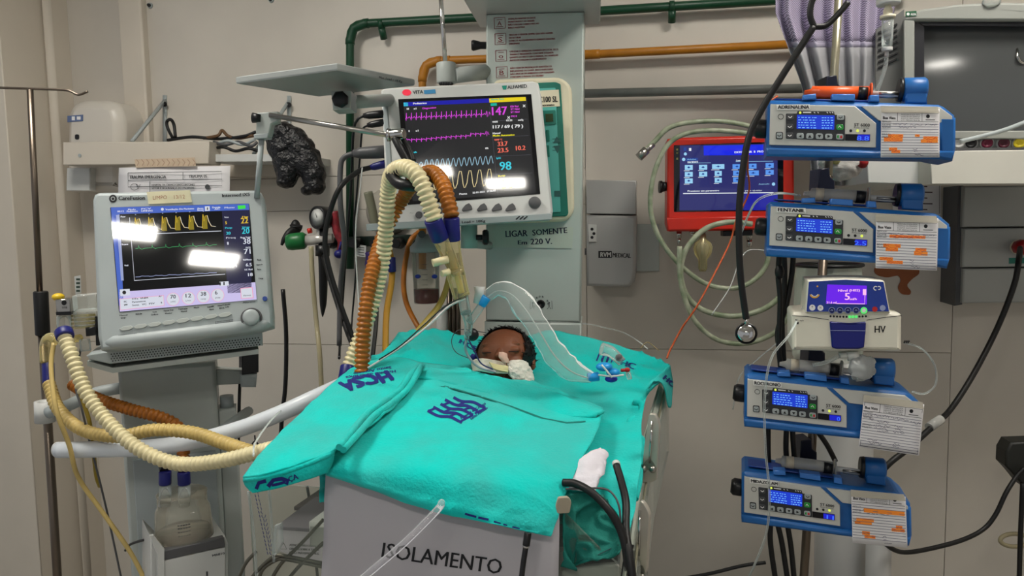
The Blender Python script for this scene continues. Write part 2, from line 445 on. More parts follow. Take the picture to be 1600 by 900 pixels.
def wall_shelf():
    r = root('wall_shelf', 'cream painted wall shelf with a deep front edge holding cables', 'shelf', wp(212, 258, -.2))
    link('front_board', MB().ppx(WF, [(98,222),(326,221),(326,256),(98,258)], -.27, -.20, bev=.004), WALL2, r)
    link('board', MB().ppx(WF, [(326,241),(470,241),(470,252),(326,253)], -.23, -.0005, bev=.002), WHITE, r)
    link('lower_rail', MB().ppx(WF, [(326,254),(470,253),(470,276),(326,276)], -.07, -.0005, bev=.002), WALL2, r)
    for a, b in (((258,163),(206,221)),((452,164),(396,241))):
        p = wp(a[0], a[1]-6, -.008); q = wp(b[0], b[1], -.235 if a[0] < 300 else -.20)
        m = MB().tube([p, q], .007, 4, raw=True); link('bracket', m, LGREY, r)
        p2 = wp(a[0], a[1]-14, -.004); p3 = wp(a[0], 240, -.004)
        link('bracket_upright', MB().tube([p2, p3], .009, 4, raw=True), LGREY, r)
        c = wp(a[0], a[1], -.016); link('screw_head', MB().cyl(c, c-WF.y*.008, .009), BLACK, r)
    m = MB(); c = wp(125, 243, -.2705); m.cyl(c, c-WF.y*.003, .006); link('screw_cover', m, LGREY, r)
wall_shelf()
def notice():
    F = Fr(wp(270, 258, -.285), WF.x)
    r = root('notice_sheet', 'white notice sheet with printed table, taped to the shelf', 'paper', F.o)
    G = []
    for i in range(6):
        G.append([F.pt(*(lambda q: (q[0], -.004*sin(j*.8+i*.5), q[1]))(F.hit(186+(360-186)*j/8, 262+i*14-(3*j/8)))) for j in range(9)])
    s = link('sheet', MB().grid(G), PAPER, r); solid(s, .0006)
    pr = F.proj(-.0075); m = MB()
    m.line(pr, [(200,270),(346,268),(347,290),(200,292)], .9, closed=True); m.line(pr, [(200,282),(347,280)], .9); m.line(pr, [(286,269),(286,281)], .9)
    m.line(pr, [(234,283),(234,330)], .8)
    m.text(pr, 'TRAUMA EMERGENCIA', (202,279), (259,278.5), 5, bold=.5); m.text(pr, 'TRAUMA 05', (295,278), (323,277.5), 4.5, bold=.5)
    m.text(pr, 'HOSPITAL DA CRIANÇA SANTO ANTONIO', (237,290.5), (304,290), 3, bold=.4); m.text(pr, 'SETOR E SEGURANÇA DO PACIENTE', (237,295.5), (303,295), 3, bold=.4)
    m.line(pr, [(210+6*cos(a/3), 292-5*sin(a/3)) for a in range(19)], .7); m.line(pr, [(213,288),(216,295),(219,288)], .8); m.disc(pr, 324, 292, 4)
    link('print', m, I_G, r)
    m = MB().ppx(F, [(210,249),(304,246),(306,259),(212,262)], -.010, -.0088); link('tape', m, MASKP, r)
    m = MB(); p2 = F.proj(-.0103)
    for k in range(12): m.line(p2, [(213+8*k,249),(217+8*k,254),(214+8*k,259)], 1.2)
    link('tape_pattern', m, ink((170,140,120)), r)
notice()

def shelf_clutter():
    r = root('black_bag', 'crumpled black plastic bag drooping over the thin shelf end', 'bag', at(465,300,2.40))
    m = MB(); Y = 2.40
    def lump(px, py, rx, ry, k=0): m.ell(at(px,py,Y-k), V((mpp(Y)*rx*1.15,0,0)), V((0,.035,0)), V((0,0,mpp(Y)*ry*1.12)), 24, 16, fn=lambda d: d*(1+.16*noise.noise(d*3+V((px*.1,py*.1,1)))+.07*noise.noise(d*9)))
    for q in ((430,212,14,16),(442,205,16,13),(440,228,20,22),(446,252,17,24),(449,272,15,20),(444,284,10,9),(458,222,20,22),(470,236,20,22),(480,254,20,24),(490,272,17,22),(494,290,13,13),(480,298,8,7),(462,250,12,20)): lump(*q)
    b = link('bag', m, mat('black_film', (20,20,22), .24, bump=.9, bs=70), r)
    md = b.modifiers.new('one_skin', 'REMESH'); md.mode = 'VOXEL'; md.voxel_size = .0035; md.use_smooth_shade = True; sm = b.modifiers.new('soften', 'SMOOTH'); sm.factor = .6; sm.iterations = 8
    cb = [([(262,219),(300,214),(340,217),(380,213),(400,206)], RUBBER, 'black cable lying along the shelf top towards the bag'), ([(270,216),(262,200),(261,190),(267,187),(272,196),(274,214)], RUBBER, 'black cable standing up in a small loop on the shelf'),
          ([(318,216),(340,212),(347,204),(356,212),(372,216),(396,212)], mat('brown_cable', (92,66,40), .5), 'brown cable tangled on the shelf behind the loop'), ([(334,222),(352,226),(372,222),(392,228),(402,222)], DGREY, 'dark grey cable tangled at the shelf step'),
          ([(332,232),(350,230),(368,236),(388,232),(404,236)], RUBBER, 'black cable lying low on the thin shelf board'), ([(336,226),(356,220),(380,226),(398,218)], LGREY, 'pale grey coiled lead on the thin shelf board')]
    for pts, mt, lab in cb:
        P = [wp(x, y, -.215-.01*(i % 2)) for i, (x, y) in enumerate(pts)]
        o = link('shelf_cable', MB().tube(P, .0055, 8, n=8), mt, origin=P[0]); tag(o, lab, 'cable', 'cables on the wall shelf')
shelf_clutter()
# ---------------------------------------------------------------- left: drip stand, ventilator, humidifier
def drip_stand_left():
    Y = 1.75; a = at(47,140,Y); b = at(92,915,Y); d = (b-a); foot = a + d*((a.z-.03)/-d.z)
    r = root('drip_stand', 'tarnished steel drip stand pole at the left edge with black foam grip', 'drip stand', (foot.x, foot.y, 0))
    link('pole', MB().tube([a, at(62,455,Y)], mpp(Y)*4.6, 14, raw=True).tube([at(62,455,Y), foot], mpp(Y)*6.6, 14, raw=True), DSTEEL, r)
    m = MB().tube([at(-30,136,Y), at(0,137,Y), at(60,139,Y), at(104,141,Y), at(122,148,Y), at(137,143,Y)], mpp(Y)*1.9, 8)
    link('hook_bar', m, DSTEEL, r)
    link('foam_grip', MB().cyl(at(63.5,455,Y), at(67,524,Y), mpp(Y)*10.5, bev=.003), RUBBER, r)
    for k in range(5):
        t = 2*pi*k/5; q = V((foot.x+.26*cos(t), foot.y+.26*sin(t), .035))
        link('leg', MB().tube([foot+V((0,0,.03)), q], .013, 10, raw=True), DSTEEL, r)
        link('castor', MB().cyl(q+V((-.01,0,-.012)), q+V((.01,0,-.012)), .022), BLACK, r)
drip_stand_left()

def ventilator():
    S = at(335, 398, 1.55); P0 = V((-.20, -1.30, CEIL))
    n = ((CAM-S).normalized()+(P0-S).normalized()).normalized()
    F0 = Fr(S, (1,0,0), n=n); x = F0.pt(*(lambda q: (q[0], 0, q[1]))(F0.hit(390,319))) - F0.pt(*(lambda q: (q[0], 0, q[1]))(F0.hit(173,324)))
    F = Fr(S, x, n=n)
    b = at(265, 900, 1.75)
    r = root('ventilator', 'grey breathing ventilator with lit screen on a trolley column, left of the bed', 'ventilator', (b.x, b.y, 0))
    out = [(144,312),(147,303),(154,300),(398,296),(408,300),(413,310),(425,470),(427,488),(427,508),(400,516),(300,532),(200,544),(157,547),(152,525)]
    link('casing', MB().ppx(F, out, 0, .07, bev=.008), LGREY, r)
    link('casing_back', MB().ppx(F, [(165,325),(392,322),(408,500),(175,525)], .07, .12, bev=.0), GREY, r)
    m = MB(); A = F.pt(*(lambda q: (q[0], .008, q[1]))(F.hit(164,536))); B = F.pt(*(lambda q: (q[0], .008, q[1]))(F.hit(421,505)))
    m.tube([A, A.lerp(B,.05), A.lerp(B,.95), B], [.008,.0145,.0145,.008], 16, raw=True); link('lower_lip', m, LGREY, r)
    # screen
    link('screen_glass', MB().ppx(F, [(172,324),(389,318),(401,468),(186,488)], -.0012, .002, r=.002), mat('screen_black', (9,10,14), .05, coat=.5), r)
    c = lambda x, y: (160+x/6, 290+y/6); e = lambda x, y: (160+x/5.626, 420+y/5.626)
    pr0 = F.proj(-.0016); pr = F.proj(-.0020); p3 = F.proj(-.0024)
    mats = [glow((70,100,190)), glow((200,190,232)), glow((225,190,50)), glow((60,150,90)), glow((210,214,225)), glow((60,200,215)), glow((52,84,180)), glow((60,220,70)), glow((150,160,200)), glow((232,160,190)), I_K, glow((30,30,62)), glow((136,120,30))]
    m = MB()
    m.q(pr0, [c(78,205), c(1372,170), c(1376,228), c(84,270)], 0)
    m.q(pr0, [c(84,270), c(160,265), (193,474), (186,478)], 0); m.q(pr, [c(128,275), c(160,272), c(200,890), c(175,890)], 8)
    m.q(pr, [c(105,290), c(128,288), c(160,700), c(128,560)], 6)
    m.q(pr0, [(186,456), (399,441), (401,468), (187,487)], 1)
    m.q(pr0, [c(1120,240), c(1376,228), c(1400,1000), c(1175,1010)], 11)
    for k in range(6):
        x = 310+127*k; y = 425-7*k*.9
        m.q(pr, [c(x-5,y+20-6), c(x+2,y-120), c(x+20,y-80), c(x+32,y-118), c(x+42,y+12)], 12)
        w = [(x-8,y+5),(x-3,y-125),(x+8,y-60),(x+20,y-110),(x+35,y-115),(x+50,y-60),(x+75,y-15),(x+115,y-10)]
        m.line(p3, [c(*q) for q in w], .8, 2); m.line(p3, [c(q[0]+3,q[1]) for q in w[4:]], .7, 4)
        g = [(x,y+165),(x+25,y+165),(x+30,y+135),(x+36,y+160),(x+60,y+172),(x+90,y+162),(x+127,y+160)]
        m.line(p3, [c(*q) for q in g], .8, 3)
        h = [(x,y+432),(x+40,y+430),(x+60,y+422),(x+90,y+424),(x+127,y+422)]
        m.line(p3, [c(*q) for q in h], .8, 8)
        m.text(pr, '°', c(x-3,y-132), c(x+8,y-133), 4, 4)
    m.line(pr, [c(268,460), c(1115,425)], .9, 4); m.line(pr, [c(255,300), c(300,890), c(1150,830)], .9, 4)
    for t, a, b2, h, q in (('22',(1300,355),(1365,352),9,2),('20',(1308,452),(1378,448),9,5),('38',(1320,548),(1388,545),9,4),('71',(1328,642),(1388,638),8,4),
        ('0.74',(1187,770),(1262,765),5.5,4),('6.5',(1345,758),(1398,755),5,4),('18',(1366,850),(1408,847),5,4),('5',(1152,362),(1166,361),4.5,2),('20',(1160,460),(1200,458),4.5,5),('8',(1170,555),(1184,553),4.5,4)):
        m.text(pr, t, c(*a), c(*b2), h, q, bold=.5)
    for t, a, b2, q in (('P Insp',(1310,302),(1365,299),2),('Vol exp',(1308,398),(1378,395),5),('Resp Total',(1295,495),(1385,491),4),('FiO2',(1345,590),(1388,588),4),('Tins (s)',(1180,712),(1272,709),4),('Vol/Minuto',(1318,704),(1398,700),4),
        ('I:E Rel',(1335,796),(1405,792),4),('Volumes',(1143,305),(1182,303),4),('Peep',(1150,405),(1215,402),5),('Freq',(1160,498),(1245,494),4),('Ventilação De Paciente',(590,232),(858,222),4),('00:12',(140,250),(200,248),4),('Modo',(240,232),(310,230),4),('Pediátrico',(228,250),(330,246),4),
        ('PCV',(365,226),(455,222),4),('LINHAS',(365,245),(470,242),4),('Alarme',(888,222),(945,219),4),('Normal',(890,238),(945,235),4),('Energia',(1030,212),(1105,209),4),('AC',(1050,228),(1100,226),4),('Menu',(1145,215),(1235,211),4),
        ('Paw',(172,300),(215,298),4),('Fluxo',(172,560),(240,556),4),('Vol',(205,757),(240,755),4)):
        m.text(pr, t, c(*a), c(*b2), 2.6, q, bold=.4)
    m.q(pr, [c(960,195), c(1005,193), c(1008,235), c(962,238)], 4); m.text(p3, '1', c(980,228), c(990,228), 4, 10)
    m.q(pr, [c(1268,188), c(1340,184), c(1342,215), c(1272,222)], 7); m.disc(pr, *c(562,222), 2.3, 4)
    for x, y, t, s in ((621,268,'70','cmH2O'),(756,258,'12','L/min'),(888,243,'38','resp'),(1014,232,'6','peep')):
        q = e(x, y); m.disc(p3, q[0], q[1], 10.3, 9, 22); m.disc(F.proj(-.0028), q[0], q[1], 9.6, 4, 22)
        m.text(F.proj(-.0032), t, (q[0]-4.2,q[1]-1), (q[0]+4.2 if len(t) > 1 else q[0]-.5,q[1]-1.4), 6, 10, bold=.3); m.text(F.proj(-.0032), s, (q[0]-4,q[1]+5), (q[0]+4,q[1]+4.6), 2.4, 10)
    m.q(p3, [e(150,265), e(540,232), e(545,325), e(158,365)], 9); m.q(F.proj(-.0028), [e(155,268), e(536,237), e(541,321), e(161,360)], 4)
    for t, a, b2 in (('PC',(190,298),(215,296)),('SIMV',(190,325),(222,322)),('F/Tx  VNIM',(262,272),(400,262)),('Parametros',(262,300),(380,290)),('Sens.  VC  PSV',(262,328),(460,310)),('A+',(495,250),(520,248)),('B',(515,305),(524,304))):
        m.text(F.proj(-.0032), t, e(*a), e(*b2), 2.6, 10, bold=.3)
    m.q(p3, [e(152,182), e(240,176), e(244,232), e(158,240)], 4); m.disc(F.proj(-.0028), *e(192,208), 3, 10)
    m.q(p3, [e(1028,115), e(1108,108), e(1112,148), e(1034,154)], 4); m.rect(F.proj(-.0028), 343, 441, 345, 446, 10); m.rect(F.proj(-.0028), 349, 440.5, 351, 445.5, 10)
    m.q(p3, [e(1212,170), e(1320,160), e(1330,258), e(1218,264)], 9); m.q(F.proj(-.0028), [e(1218,176), e(1314,167), e(1322,252), e(1224,258)], 4); m.text(F.proj(-.0032), 'Alarmes', e(1238,242), e(1305,237), 2.5, 10)
    link('screen_display', m, mats, r)
    # bezel print
    m = MB(); p = F.proj(-.0008)
    m.disc(p, 176.5, 310.5, 6.2, 0, 20); m.disc(F.proj(-.0012), 176.5, 310.5, 3.4, 1, 16); m.disc(F.proj(-.0016), 176.5, 310.5, 2.2, 0, 12)
    m.text(p, 'CareFusion', (185,312.5), (226,312), 6, 0, bold=.7); m.text(p, 'Intermed iX5', (347,308), (390,306), 5, 0, bold=.5)
    for t, a, b2 in (('Manual',(187,494),(199,493)),('Insp.',(189,498),(197,497)),('Nebuliz',(212,492),(222,491)),('Tela',(238,489),(245,488)),('Gráficos',(236,493),(247,492)),('Pausa Exp',(256,487),(271,485)),('Monitor',(258,491),(269,490)),('Expiração',(279,484),(293,483)),('Manual',(283,488),(292,487)),('Menu',(303,482),(311,481)),('Suspender',(324,481),(335,479)),('Alarme',(327,485),(334,484)),('Ativar/Cancelar',(340,479),(360,476)),('Bloq. tela',(343,483),(358,480)),('Alarme',(379,474),(399,472)),
        ('Rede',(402,407),(408,407)),('Bateria',(401,415),(410,414)),('Baixa',(402,422),(408,422)),('Carga',(404,436),(411,436))):
        m.text(p, t, a, b2, 2.4, 0, bold=.3)
    link('casing_print', m, [I_K, LGREY], r)['kind'] = 'stuff'
    m = MB()
    for k in range(8):
        x = 189+22*k; y = 514-3.0*k; m.ppx(F, [(x-3,y),(x+4,y-4),(x+16,y-5.5),(x+20,y-2),(x+13,y+2),(x+2,y+3)], -.0030, .002, bev=.0006, r=.001)
    for k in range(8):
        x = 189+22*k; y = 514-3.0*k; mm = MB().ppx(F, [(x-3,y),(x+4,y-4),(x+16,y-5.5),(x+19,y-2),(x+13,y+1.5),(x+2,y+3)], -.0035, .002, bev=.0006, r=.001)
        link('key', mm, GREY, r)
    kb = F.hit(393,497); o = F.pt(kb[0], 0, kb[1]); u = mpp(1.55)
    link('knob_ring', MB().lathe(o, -F.y, [(u*16,0),(u*16,.004),(u*14,.006),(u*13,.003)], 32), DGREY, r)
    link('knob', MB().lathe(o-F.y*.004, -F.y, [(u*12.5,0),(u*12.5,.012),(u*11,.015),(u*6,.0155),(0.0001,.015)], 32), LGREY, r)
    m = MB(); p = F.proj(-.0008)
    def dots(x0, y0, nx, ny, dx, dy, sl, rr, P=p):
        for i in range(nx):
            for j in range(ny): m.disc(P, x0+i*dx, y0+j*dy+sl*i*dx, rr, 0, 6)
    dots(186, 524, 12, 7, 2.4, 2.3, -.11, .75); dots(337, 503, 12, 7, 2.4, 2.3, -.13, .75)
    sp = link('speaker_holes', m, I_K, r); sp['kind'] = 'stuff'
    q = F.hit(414,467); o = F.pt(q[0], -.001, q[1]); link('sensor_button', MB().cyl(o, o-F.y*.003, .005), BLUED, r)
    link('name_tape', MB().ppx(F, [(229,300),(297,297),(300,316),(232,319)], -.0022, -.0012), MASK, r)
    m = MB(); p = F.proj(-.0026); m.text(p, 'LIMPO', (239,312), (261,311), 6); m.text(p, '13/12', (272,311), (289,310), 6); link('tape_writing', m, ink((150,104,84)), r)
    # vent strip below and base
    G = fr_px((172,556), (410,530), 1.50, 1.60)
    link('vent_housing', MB().ppx(G, [(135,556),(168,549),(410,520),(411,540),(172,569),(140,562)], 0, .2, bev=.002), LGREY, r)
    m = MB(); p = G.proj(-.0006)
    for i in range(52):
        for j in range(4):
            x = 174+i*4.5+(j % 2)*2.2; y = 553.5+j*3.6-(x-174)*.112
            m.disc(p, x, y, 1.15, 0, 6)
    vh = link('vent_holes', m, I_K, r); vh['kind'] = 'stuff'
    link('mount_plate', MB().ppx(G, [(136,564),(176,575),(404,546),(404,553),(176,583),(136,572)], .004, .2), GREY, r)
    H = Fr(at(185,640,1.66), (G.x.x,G.x.y,0))
    c0 = H.hit(187,640)[0]; c1 = H.hit(340,640)[0]; top = H.hit(260,572)[1]
    bz = -H.o.z + .12
    link('column', MB().box(H, c0, c1, 0, .13, bz, top, bev=.012), GREY, r)
    link('column_plate', MB().box(H, c0+.02, c1-.01, -.004, 0, bz+.1, H.hit(260,712)[1], bev=.002), LGREY, r)
    d0 = H.hit(343,700,.02)[0]; d1 = H.hit(372,700,.02)[0]
    link('side_post', MB().box(H, d0, d1, .02, .08, bz, H.hit(355,640,.02)[1], bev=.006), GREY, r)
    link('side_post_cap', MB().cyl(H.pt((d0+d1)/2,.05,H.hit(355,640,.02)[1]), H.pt((d0+d1)/2,.05,H.hit(355,622,.02)[1]), .016), LGREY, r)
    link('cross_arm', MB().ppx(H, [(338,577),(378,579),(378,600),(338,602)], .03, .07, bev=.003), GREY, r)
    link('arm_block', MB().ppx(H, [(378,556),(404,552),(404,582),(378,586)], .0, .05, bev=.003), BLACK, r)
    link('arm_post', MB().ppx(H, [(374,585),(402,585),(400,606),(376,606)], .0, .05, bev=.008), LGREY, r)
    link('trolley_base', MB().box(H, c0-.16, c1+.16, -.2, .35, bz-.06, bz, bev=.02), GREY, r)
    for du in (c0-.12, c1+.12):
        for dw in (-.15, .30):
            q = H.pt(du, dw, bz-.09); link('castor', MB().cyl(q-H.x*.015, q+H.x*.015, .03), BLACK, r)
    # push rails
    Y = 1.50
    m = MB().tube([at(92,703,Y+.02), at(150,702,Y), at(225,700,Y), at(300,690,Y-.01), at(375,670,Y-.01), at(440,645,Y), at(490,622,Y+.02), at(560,590,Y+.08)], mpp(Y)*13, 18, n=8)
    link('push_rail', m, mat('white_enamel_rail', (214,220,226), .3), r)
    link('rail_end', MB().ell(at(90,703,Y+.02), .012, .012, mpp(Y)*13), WHITE, r)
    for px in (205, 330): q = at(px, 700 if px < 300 else 684, Y); link('rail_bracket', MB().tube([q, V((q.x, q.y+.22, q.z))], .011, 10, raw=True), LGREY, r)
    m = MB().tube([at(75,645,1.66), at(110,632,1.66), at(150,614,1.68), at(190,606,1.70)], mpp(1.66)*9.5, 14); link('side_rail', m, LGREY, r)
    o0 = at(70,627,1.70); o1 = at(71,659,1.70); u = mpp(1.70)
    link('rail_clamp', MB().lathe(o1, o0-o1, [(u*9,0),(u*15,0),(u*15,(o0-o1).length),(u*8.5,(o0-o1).length),(u*8.5,(o0-o1).length*.5)], 24, caps=False), WHITE, r)
    # side connector block
    K = Fr(at(100,500,1.52), G.x)
    link('flow_sensor', MB().ppx(K, [(86,468),(110,467),(111,488),(88,489)], 0, .04, bev=.003), STEEL, r)
    mm = MB().disc(K.proj(-.001), 100, 473, 4, 0).text(K.proj(-.001), 'USE', (97,482), (105,482), 3, 0); link('sensor_print', mm, I_K, r)
    link('sensor_cap', MB().ell(at(91,464,1.53), .012, .012, .008), mat('yellow_plastic', (226,190,40), .4), r)
    link('sensor_mount', MB().ppx(K, [(87,488),(111,487),(111,492),(88,493)], -.001, .04), BLACK, r)
    link('flow_port', MB().cyl(at(100,493,1.54), at(101,518,1.54), mpp(1.54)*10.5), CLEAR, r)
    m = MB().ppx(K, [(112,463),(149,460),(150,484),(114,487)], .0, .05, bev=.004).ppx(K, [(113,489),(150,487),(150,512),(116,512)], .01, .05, bev=.004); link('valve_block', m, CLEAR, r)
    m = MB()
    for k in range(4): m.cyl(at(112,494+k*6,1.545), at(148,492+k*6,1.545), mpp(1.5)*2.2)
    link('valve_fittings', m, CLEARY, r)
    link('valve_lock', MB().ppx(K, [(133,513),(150,510),(151,524),(134,526)], .0, .05, bev=.003).ppx(K, [(148,495),(156,494),(156,540),(150,540)], .01, .06), BLACK, r)
    m = MB().tube([at(88,532,1.60), at(78,530,1.6), at(73,540,1.62), at(73,566,1.62)], mpp(1.6)*10, 16).tube([at(125,528,1.56), at(105,532,1.57), at(88,532,1.6)], mpp(1.6)*6, 12); link('exhale_elbow', m, CLEARY, r)
    m = MB().tube([at(132,530,1.55), at(134,548,1.55)], mpp(1.55)*8, 12); link('drain_port', m, CLEAR, r)
    link('tag_label', MB().ppx(Fr(at(120,440,1.60), G.x), [(116,432),(126,430),(127,458),(118,460)], 0, .001), WHITE, r)
    m = MB(); pp = Fr(at(120,440,1.60), G.x).proj(-.001)
    for k in range(4): m.rect(pp, 119, 435+k*6, 125, 438+k*6)
    link('tag_print', m, ink((40,60,50)), r)
ventilator()

def support_arm():
    Y = 1.60
    r = root('hose_support_arm', 'jointed grey rod arm holding the hoses above the bed', 'support arm', at(405,300,Y))
    link('upright_rod', MB().tube([at(401,310,Y), at(409,215,Y)], mpp(Y)*4.2, 12, raw=True), LGREY, r)
    K = Fr(at(416,195,Y), (1,0,0))
    link('joint_block', MB().ppx(K, [(402,176),(433,174),(434,190),(424,194),(420,212),(399,214),(400,190)], -.012, .012, bev=.003), GREY, r)
    link('joint_cap', MB().ppx(K, [(396,210),(419,208),(418,216),(397,217)], -.014, .014, bev=.002), LGREY, r)
    link('lock_knob', MB().cyl(at(395,184,Y-.01), at(408,185,Y-.01), .011, .008), BLACK, r)
    link('long_rod', MB().tube([at(422,180,Y-.012), at(612,212,1.50)], mpp(Y)*4, 12, raw=True), STEEL, r)
    link('end_clamp', MB().cyl(at(608,211,1.50), at(632,209,1.49), .011, bev=.002).cyl(at(605,211,1.50), at(610,211,1.50), .013), CHROME, r)
    m = MB().tube([at(617,216,1.49), at(625,232,1.48), at(638,256,1.48)], mpp(1.48)*6, 8).tube([at(628,214,1.50), at(640,235,1.49), at(646,252,1.48)], mpp(1.48)*4.5, 8)
    link('strap', m, RUBBER, r)
    m = MB().tube([at(612,276,1.51), at(620,268,1.47), at(632,262,1.45)], mpp(1.48)*6, 10).tube([at(610,272,1.50), at(622,286,1.46), at(640,290,1.45), at(658,289,1.47), at(668,282,1.50)], mpp(1.48)*9, 12)
    link('hose_cradle', m, BLACK, r)
support_arm()

def humidifier():
    F = fr_px((238,860), (357,842), 1.42, 1.50)
    c = at(289, 838, 1.50); u = mpp(1.47)
    r = root('humidifier', 'white humidifier heater with clear dome chamber on the ventilator trolley', 'humidifier', at(295,935,1.5))
    link('base', MB().ppx(F, [(236,842),(256,862),(352,838),(357,850),(357,935),(236,935)], .005, .13, bev=.003), WHITE, r)
    link('front_cover', MB().ppx(F, [(256,876),(352,855),(352,940),(256,940)], -.004, .005, bev=.002), WHITE, r)
    link('heater_plate', MB().ppx(F, [(252,862),(350,840),(352,854),(256,876)], -.006, .01, bev=.002), DGREY, r)
    link('side_cheek', MB().ppx(F, [(234,838),(240,837),(257,858),(257,935),(246,935),(246,868)], -.01, .0, bev=.001), WHITE, r)
    m = MB(); m.text(F.proj(-.0048), 'MR810', (332,870), (351,866), 3.5, bold=.4); m.rect(F.proj(-.0048), 322, 893, 325, 900); link('print', m, I_G, r)
    ax = V((0,0,1)); g = F.pt(*(lambda q: (q[0], .055, q[1]))(F.hit(289, 850, .055)))
    link('hot_plate', MB().lathe(g, ax, [(u*46,-.004),(u*46,.006),(u*44,.008)], 40), STEEL, r)
    rg = g+ax*.008
    link('seal_ring', MB().lathe(rg, ax, [(u*45,0),(u*47,.002),(u*47,.006),(u*44,.008)], 40), mat('dark_red_seal', (88,30,26), .35), r)
    ch = link('chamber', MB().lathe(rg+ax*.006, ax, [(u*45,0),(u*45,.006),(u*44,.02),(u*42,.062),(u*40,.068),(u*38,.070),(u*38,.094),(u*39,.098),(u*36,.100),(.001,.100)], 40, caps=False), clear('clear_dome', (226,222,206), .2, .06), r)
    link('water', MB().lathe(rg+ax*.004, ax, [(u*41,0),(u*41,.02),(.001,.02)], 30), clear('water_fill', (196,186,166), .3, .05), r)
    m = MB(); 
    for k, hh in ((0,.030),(1,.038),(2,.046),(3,.052)):
        for j in range(5):
            a = -1.35+.09*j+.0*k; b = a+.07
            for (rr) in (u*43.3,):
                m.add([rg+V((rr*cos(a),rr*sin(a),hh)), rg+V((rr*cos(b),rr*sin(b),hh)), rg+V((rr*cos(b),rr*sin(b),hh+.0022)), rg+V((rr*cos(a),rr*sin(a),hh+.0022))], [(0,1,2,3)])
    link('chamber_print', m, I_G, r)
    m = MB()
    for px, yb in ((258,758),(288,758)): q = at(px, 790, 1.475); m.cyl(q, at(px, yb, 1.475), u*10, u*9)
    link('port', m, CLEAR, r)
humidifier()

def hose(name, pts, rad, m, label, cat='hose', pitch=.0108, amp=.0028, plain=False, group=None, ends=()):
    P = [at(*p) for p in pts]; r = root(name, label, cat, P[0], group)
    if plain: link('tube', MB().tube(P, rad, 12, n=8), m, r)
    else: link('corrugated_tube', MB().corr(P, rad, pitch, amp), m, r)
    for a, b, rr, mm, nm in ends: link(nm, MB().cyl(at(*a), at(*b), rr, bev=.002), mm, r)
    return r
u15 = mpp(1.5)
hose('breathing_hose', [(100,524,1.47),(112,556,1.45),(132,608,1.43),(165,655,1.41),(215,700,1.38),(275,724,1.36),(340,721,1.33),(405,706,1.30),(430,700,1.28)], u15*9.5, CREAMH,
     'cream corrugated hose looping from the ventilator port to the bed corner', ends=[((99,517,1.475),(102,527,1.465),u15*13,NAVY,'cuff')])
hose('breathing_hose', [(76,598,1.60),(92,640,1.55),(130,672,1.50),(185,682,1.47),(240,672,1.45),(300,676,1.43),(350,692,1.39),(400,708,1.34),(425,706,1.31)], u15*9, BEIGEH,
     'yellowed corrugated hose crossing in front of the white push rail', ends=[((75,567,1.62),(76,599,1.60),u15*9.5,NAVY,'cuff')])
hose('breathing_hose', [(112,600,1.62),(150,622,1.58),(205,640,1.55),(250,652,1.54),(278,668,1.53),(286,700,1.50),(287,736,1.475)], u15*9, AMBER,
     'amber corrugated hose arching down to the humidifier chamber', ends=[((287,737,1.475),(288,757,1.475),u15*9.6,NAVY,'cuff')])
hose('breathing_hose', [(255,715,1.53),(256,728,1.49),(258,736,1.475)], u15*8, BLACK, 'short black hose end plugged in the left chamber port', plain=True,
     ends=[((258,736,1.475),(258,757,1.475),u15*9.4,NAVY,'cuff')])
hose('gas_tube', [(84,536,1.52),(80,575,1.5),(88,640,1.46),(108,695,1.47),(122,745,1.49),(160,800,1.5),(205,865,1.5),(235,925,1.5)], u15*3.6, BEIGEH, 'thin yellowed tube trailing down left of the humidifier', 'tube', plain=True)
hose('gas_tube', [(126,545,1.56),(118,600,1.50),(128,640,1.48),(140,690,1.52),(165,790,1.55),(192,915,1.55)], u15*1.6, DGREY, 'thin grey line hanging beside the yellowed tube', 'tube', plain=True)
hose('gas_tube', [(104,540,1.56),(116,590,1.56),(134,640,1.56),(142,672,1.56),(150,740,1.60),(156,760,1.62)], u15*3.4, mat('olive_tube', (150,128,40), .4), 'olive tube behind the cream hose, ending above the trolley', 'tube', plain=True)
hose('power_cable', [(196,860,1.58),(205,850,1.55),(235,842,1.50),(262,845,1.56)], u15*2.2, BLACK, 'black cable looping out from behind the humidifier', 'cable', plain=True)
hose('power_cable', [(372,455,1.9),(376,560,1.85),(374,620,1.80),(372,700,1.80),(366,800,1.85),(362,920,1.9)], u15*3, BLACK, 'black cable dropping right of the ventilator column', 'cable', plain=True)
hose('power_cable', [(442,452,2.3),(447,520,2.3),(446,600,2.3),(440,660,2.3),(436,760,2.3)], mpp(2.3)*3.4, BLACK, 'black cable end hanging on the wall between ventilator and hoses', 'cable', plain=True)
hose('power_cable', [(480,760,1.9),(486,800,1.85),(496,900,1.85)], u15*3, BLACK, 'black cable behind the storage boxes under the bed', 'cable', plain=True)
hose('bed_tube', [(470,620,1.60),(430,650,1.45),(400,690,1.30),(396,712,1.22)], u15*1.4, CLEAR, 'fine clear line curling round the teal corner', 'tube', plain=True)
hose('key_ring', [(398,680,1.47),(399,688,1.47),(404,696,1.47),(398,700,1.47),(394,694,1.47),(399,688,1.47)], u15*1.1, BLACK, 'small dark wire loop hanging under the push rail', 'ring', plain=True)
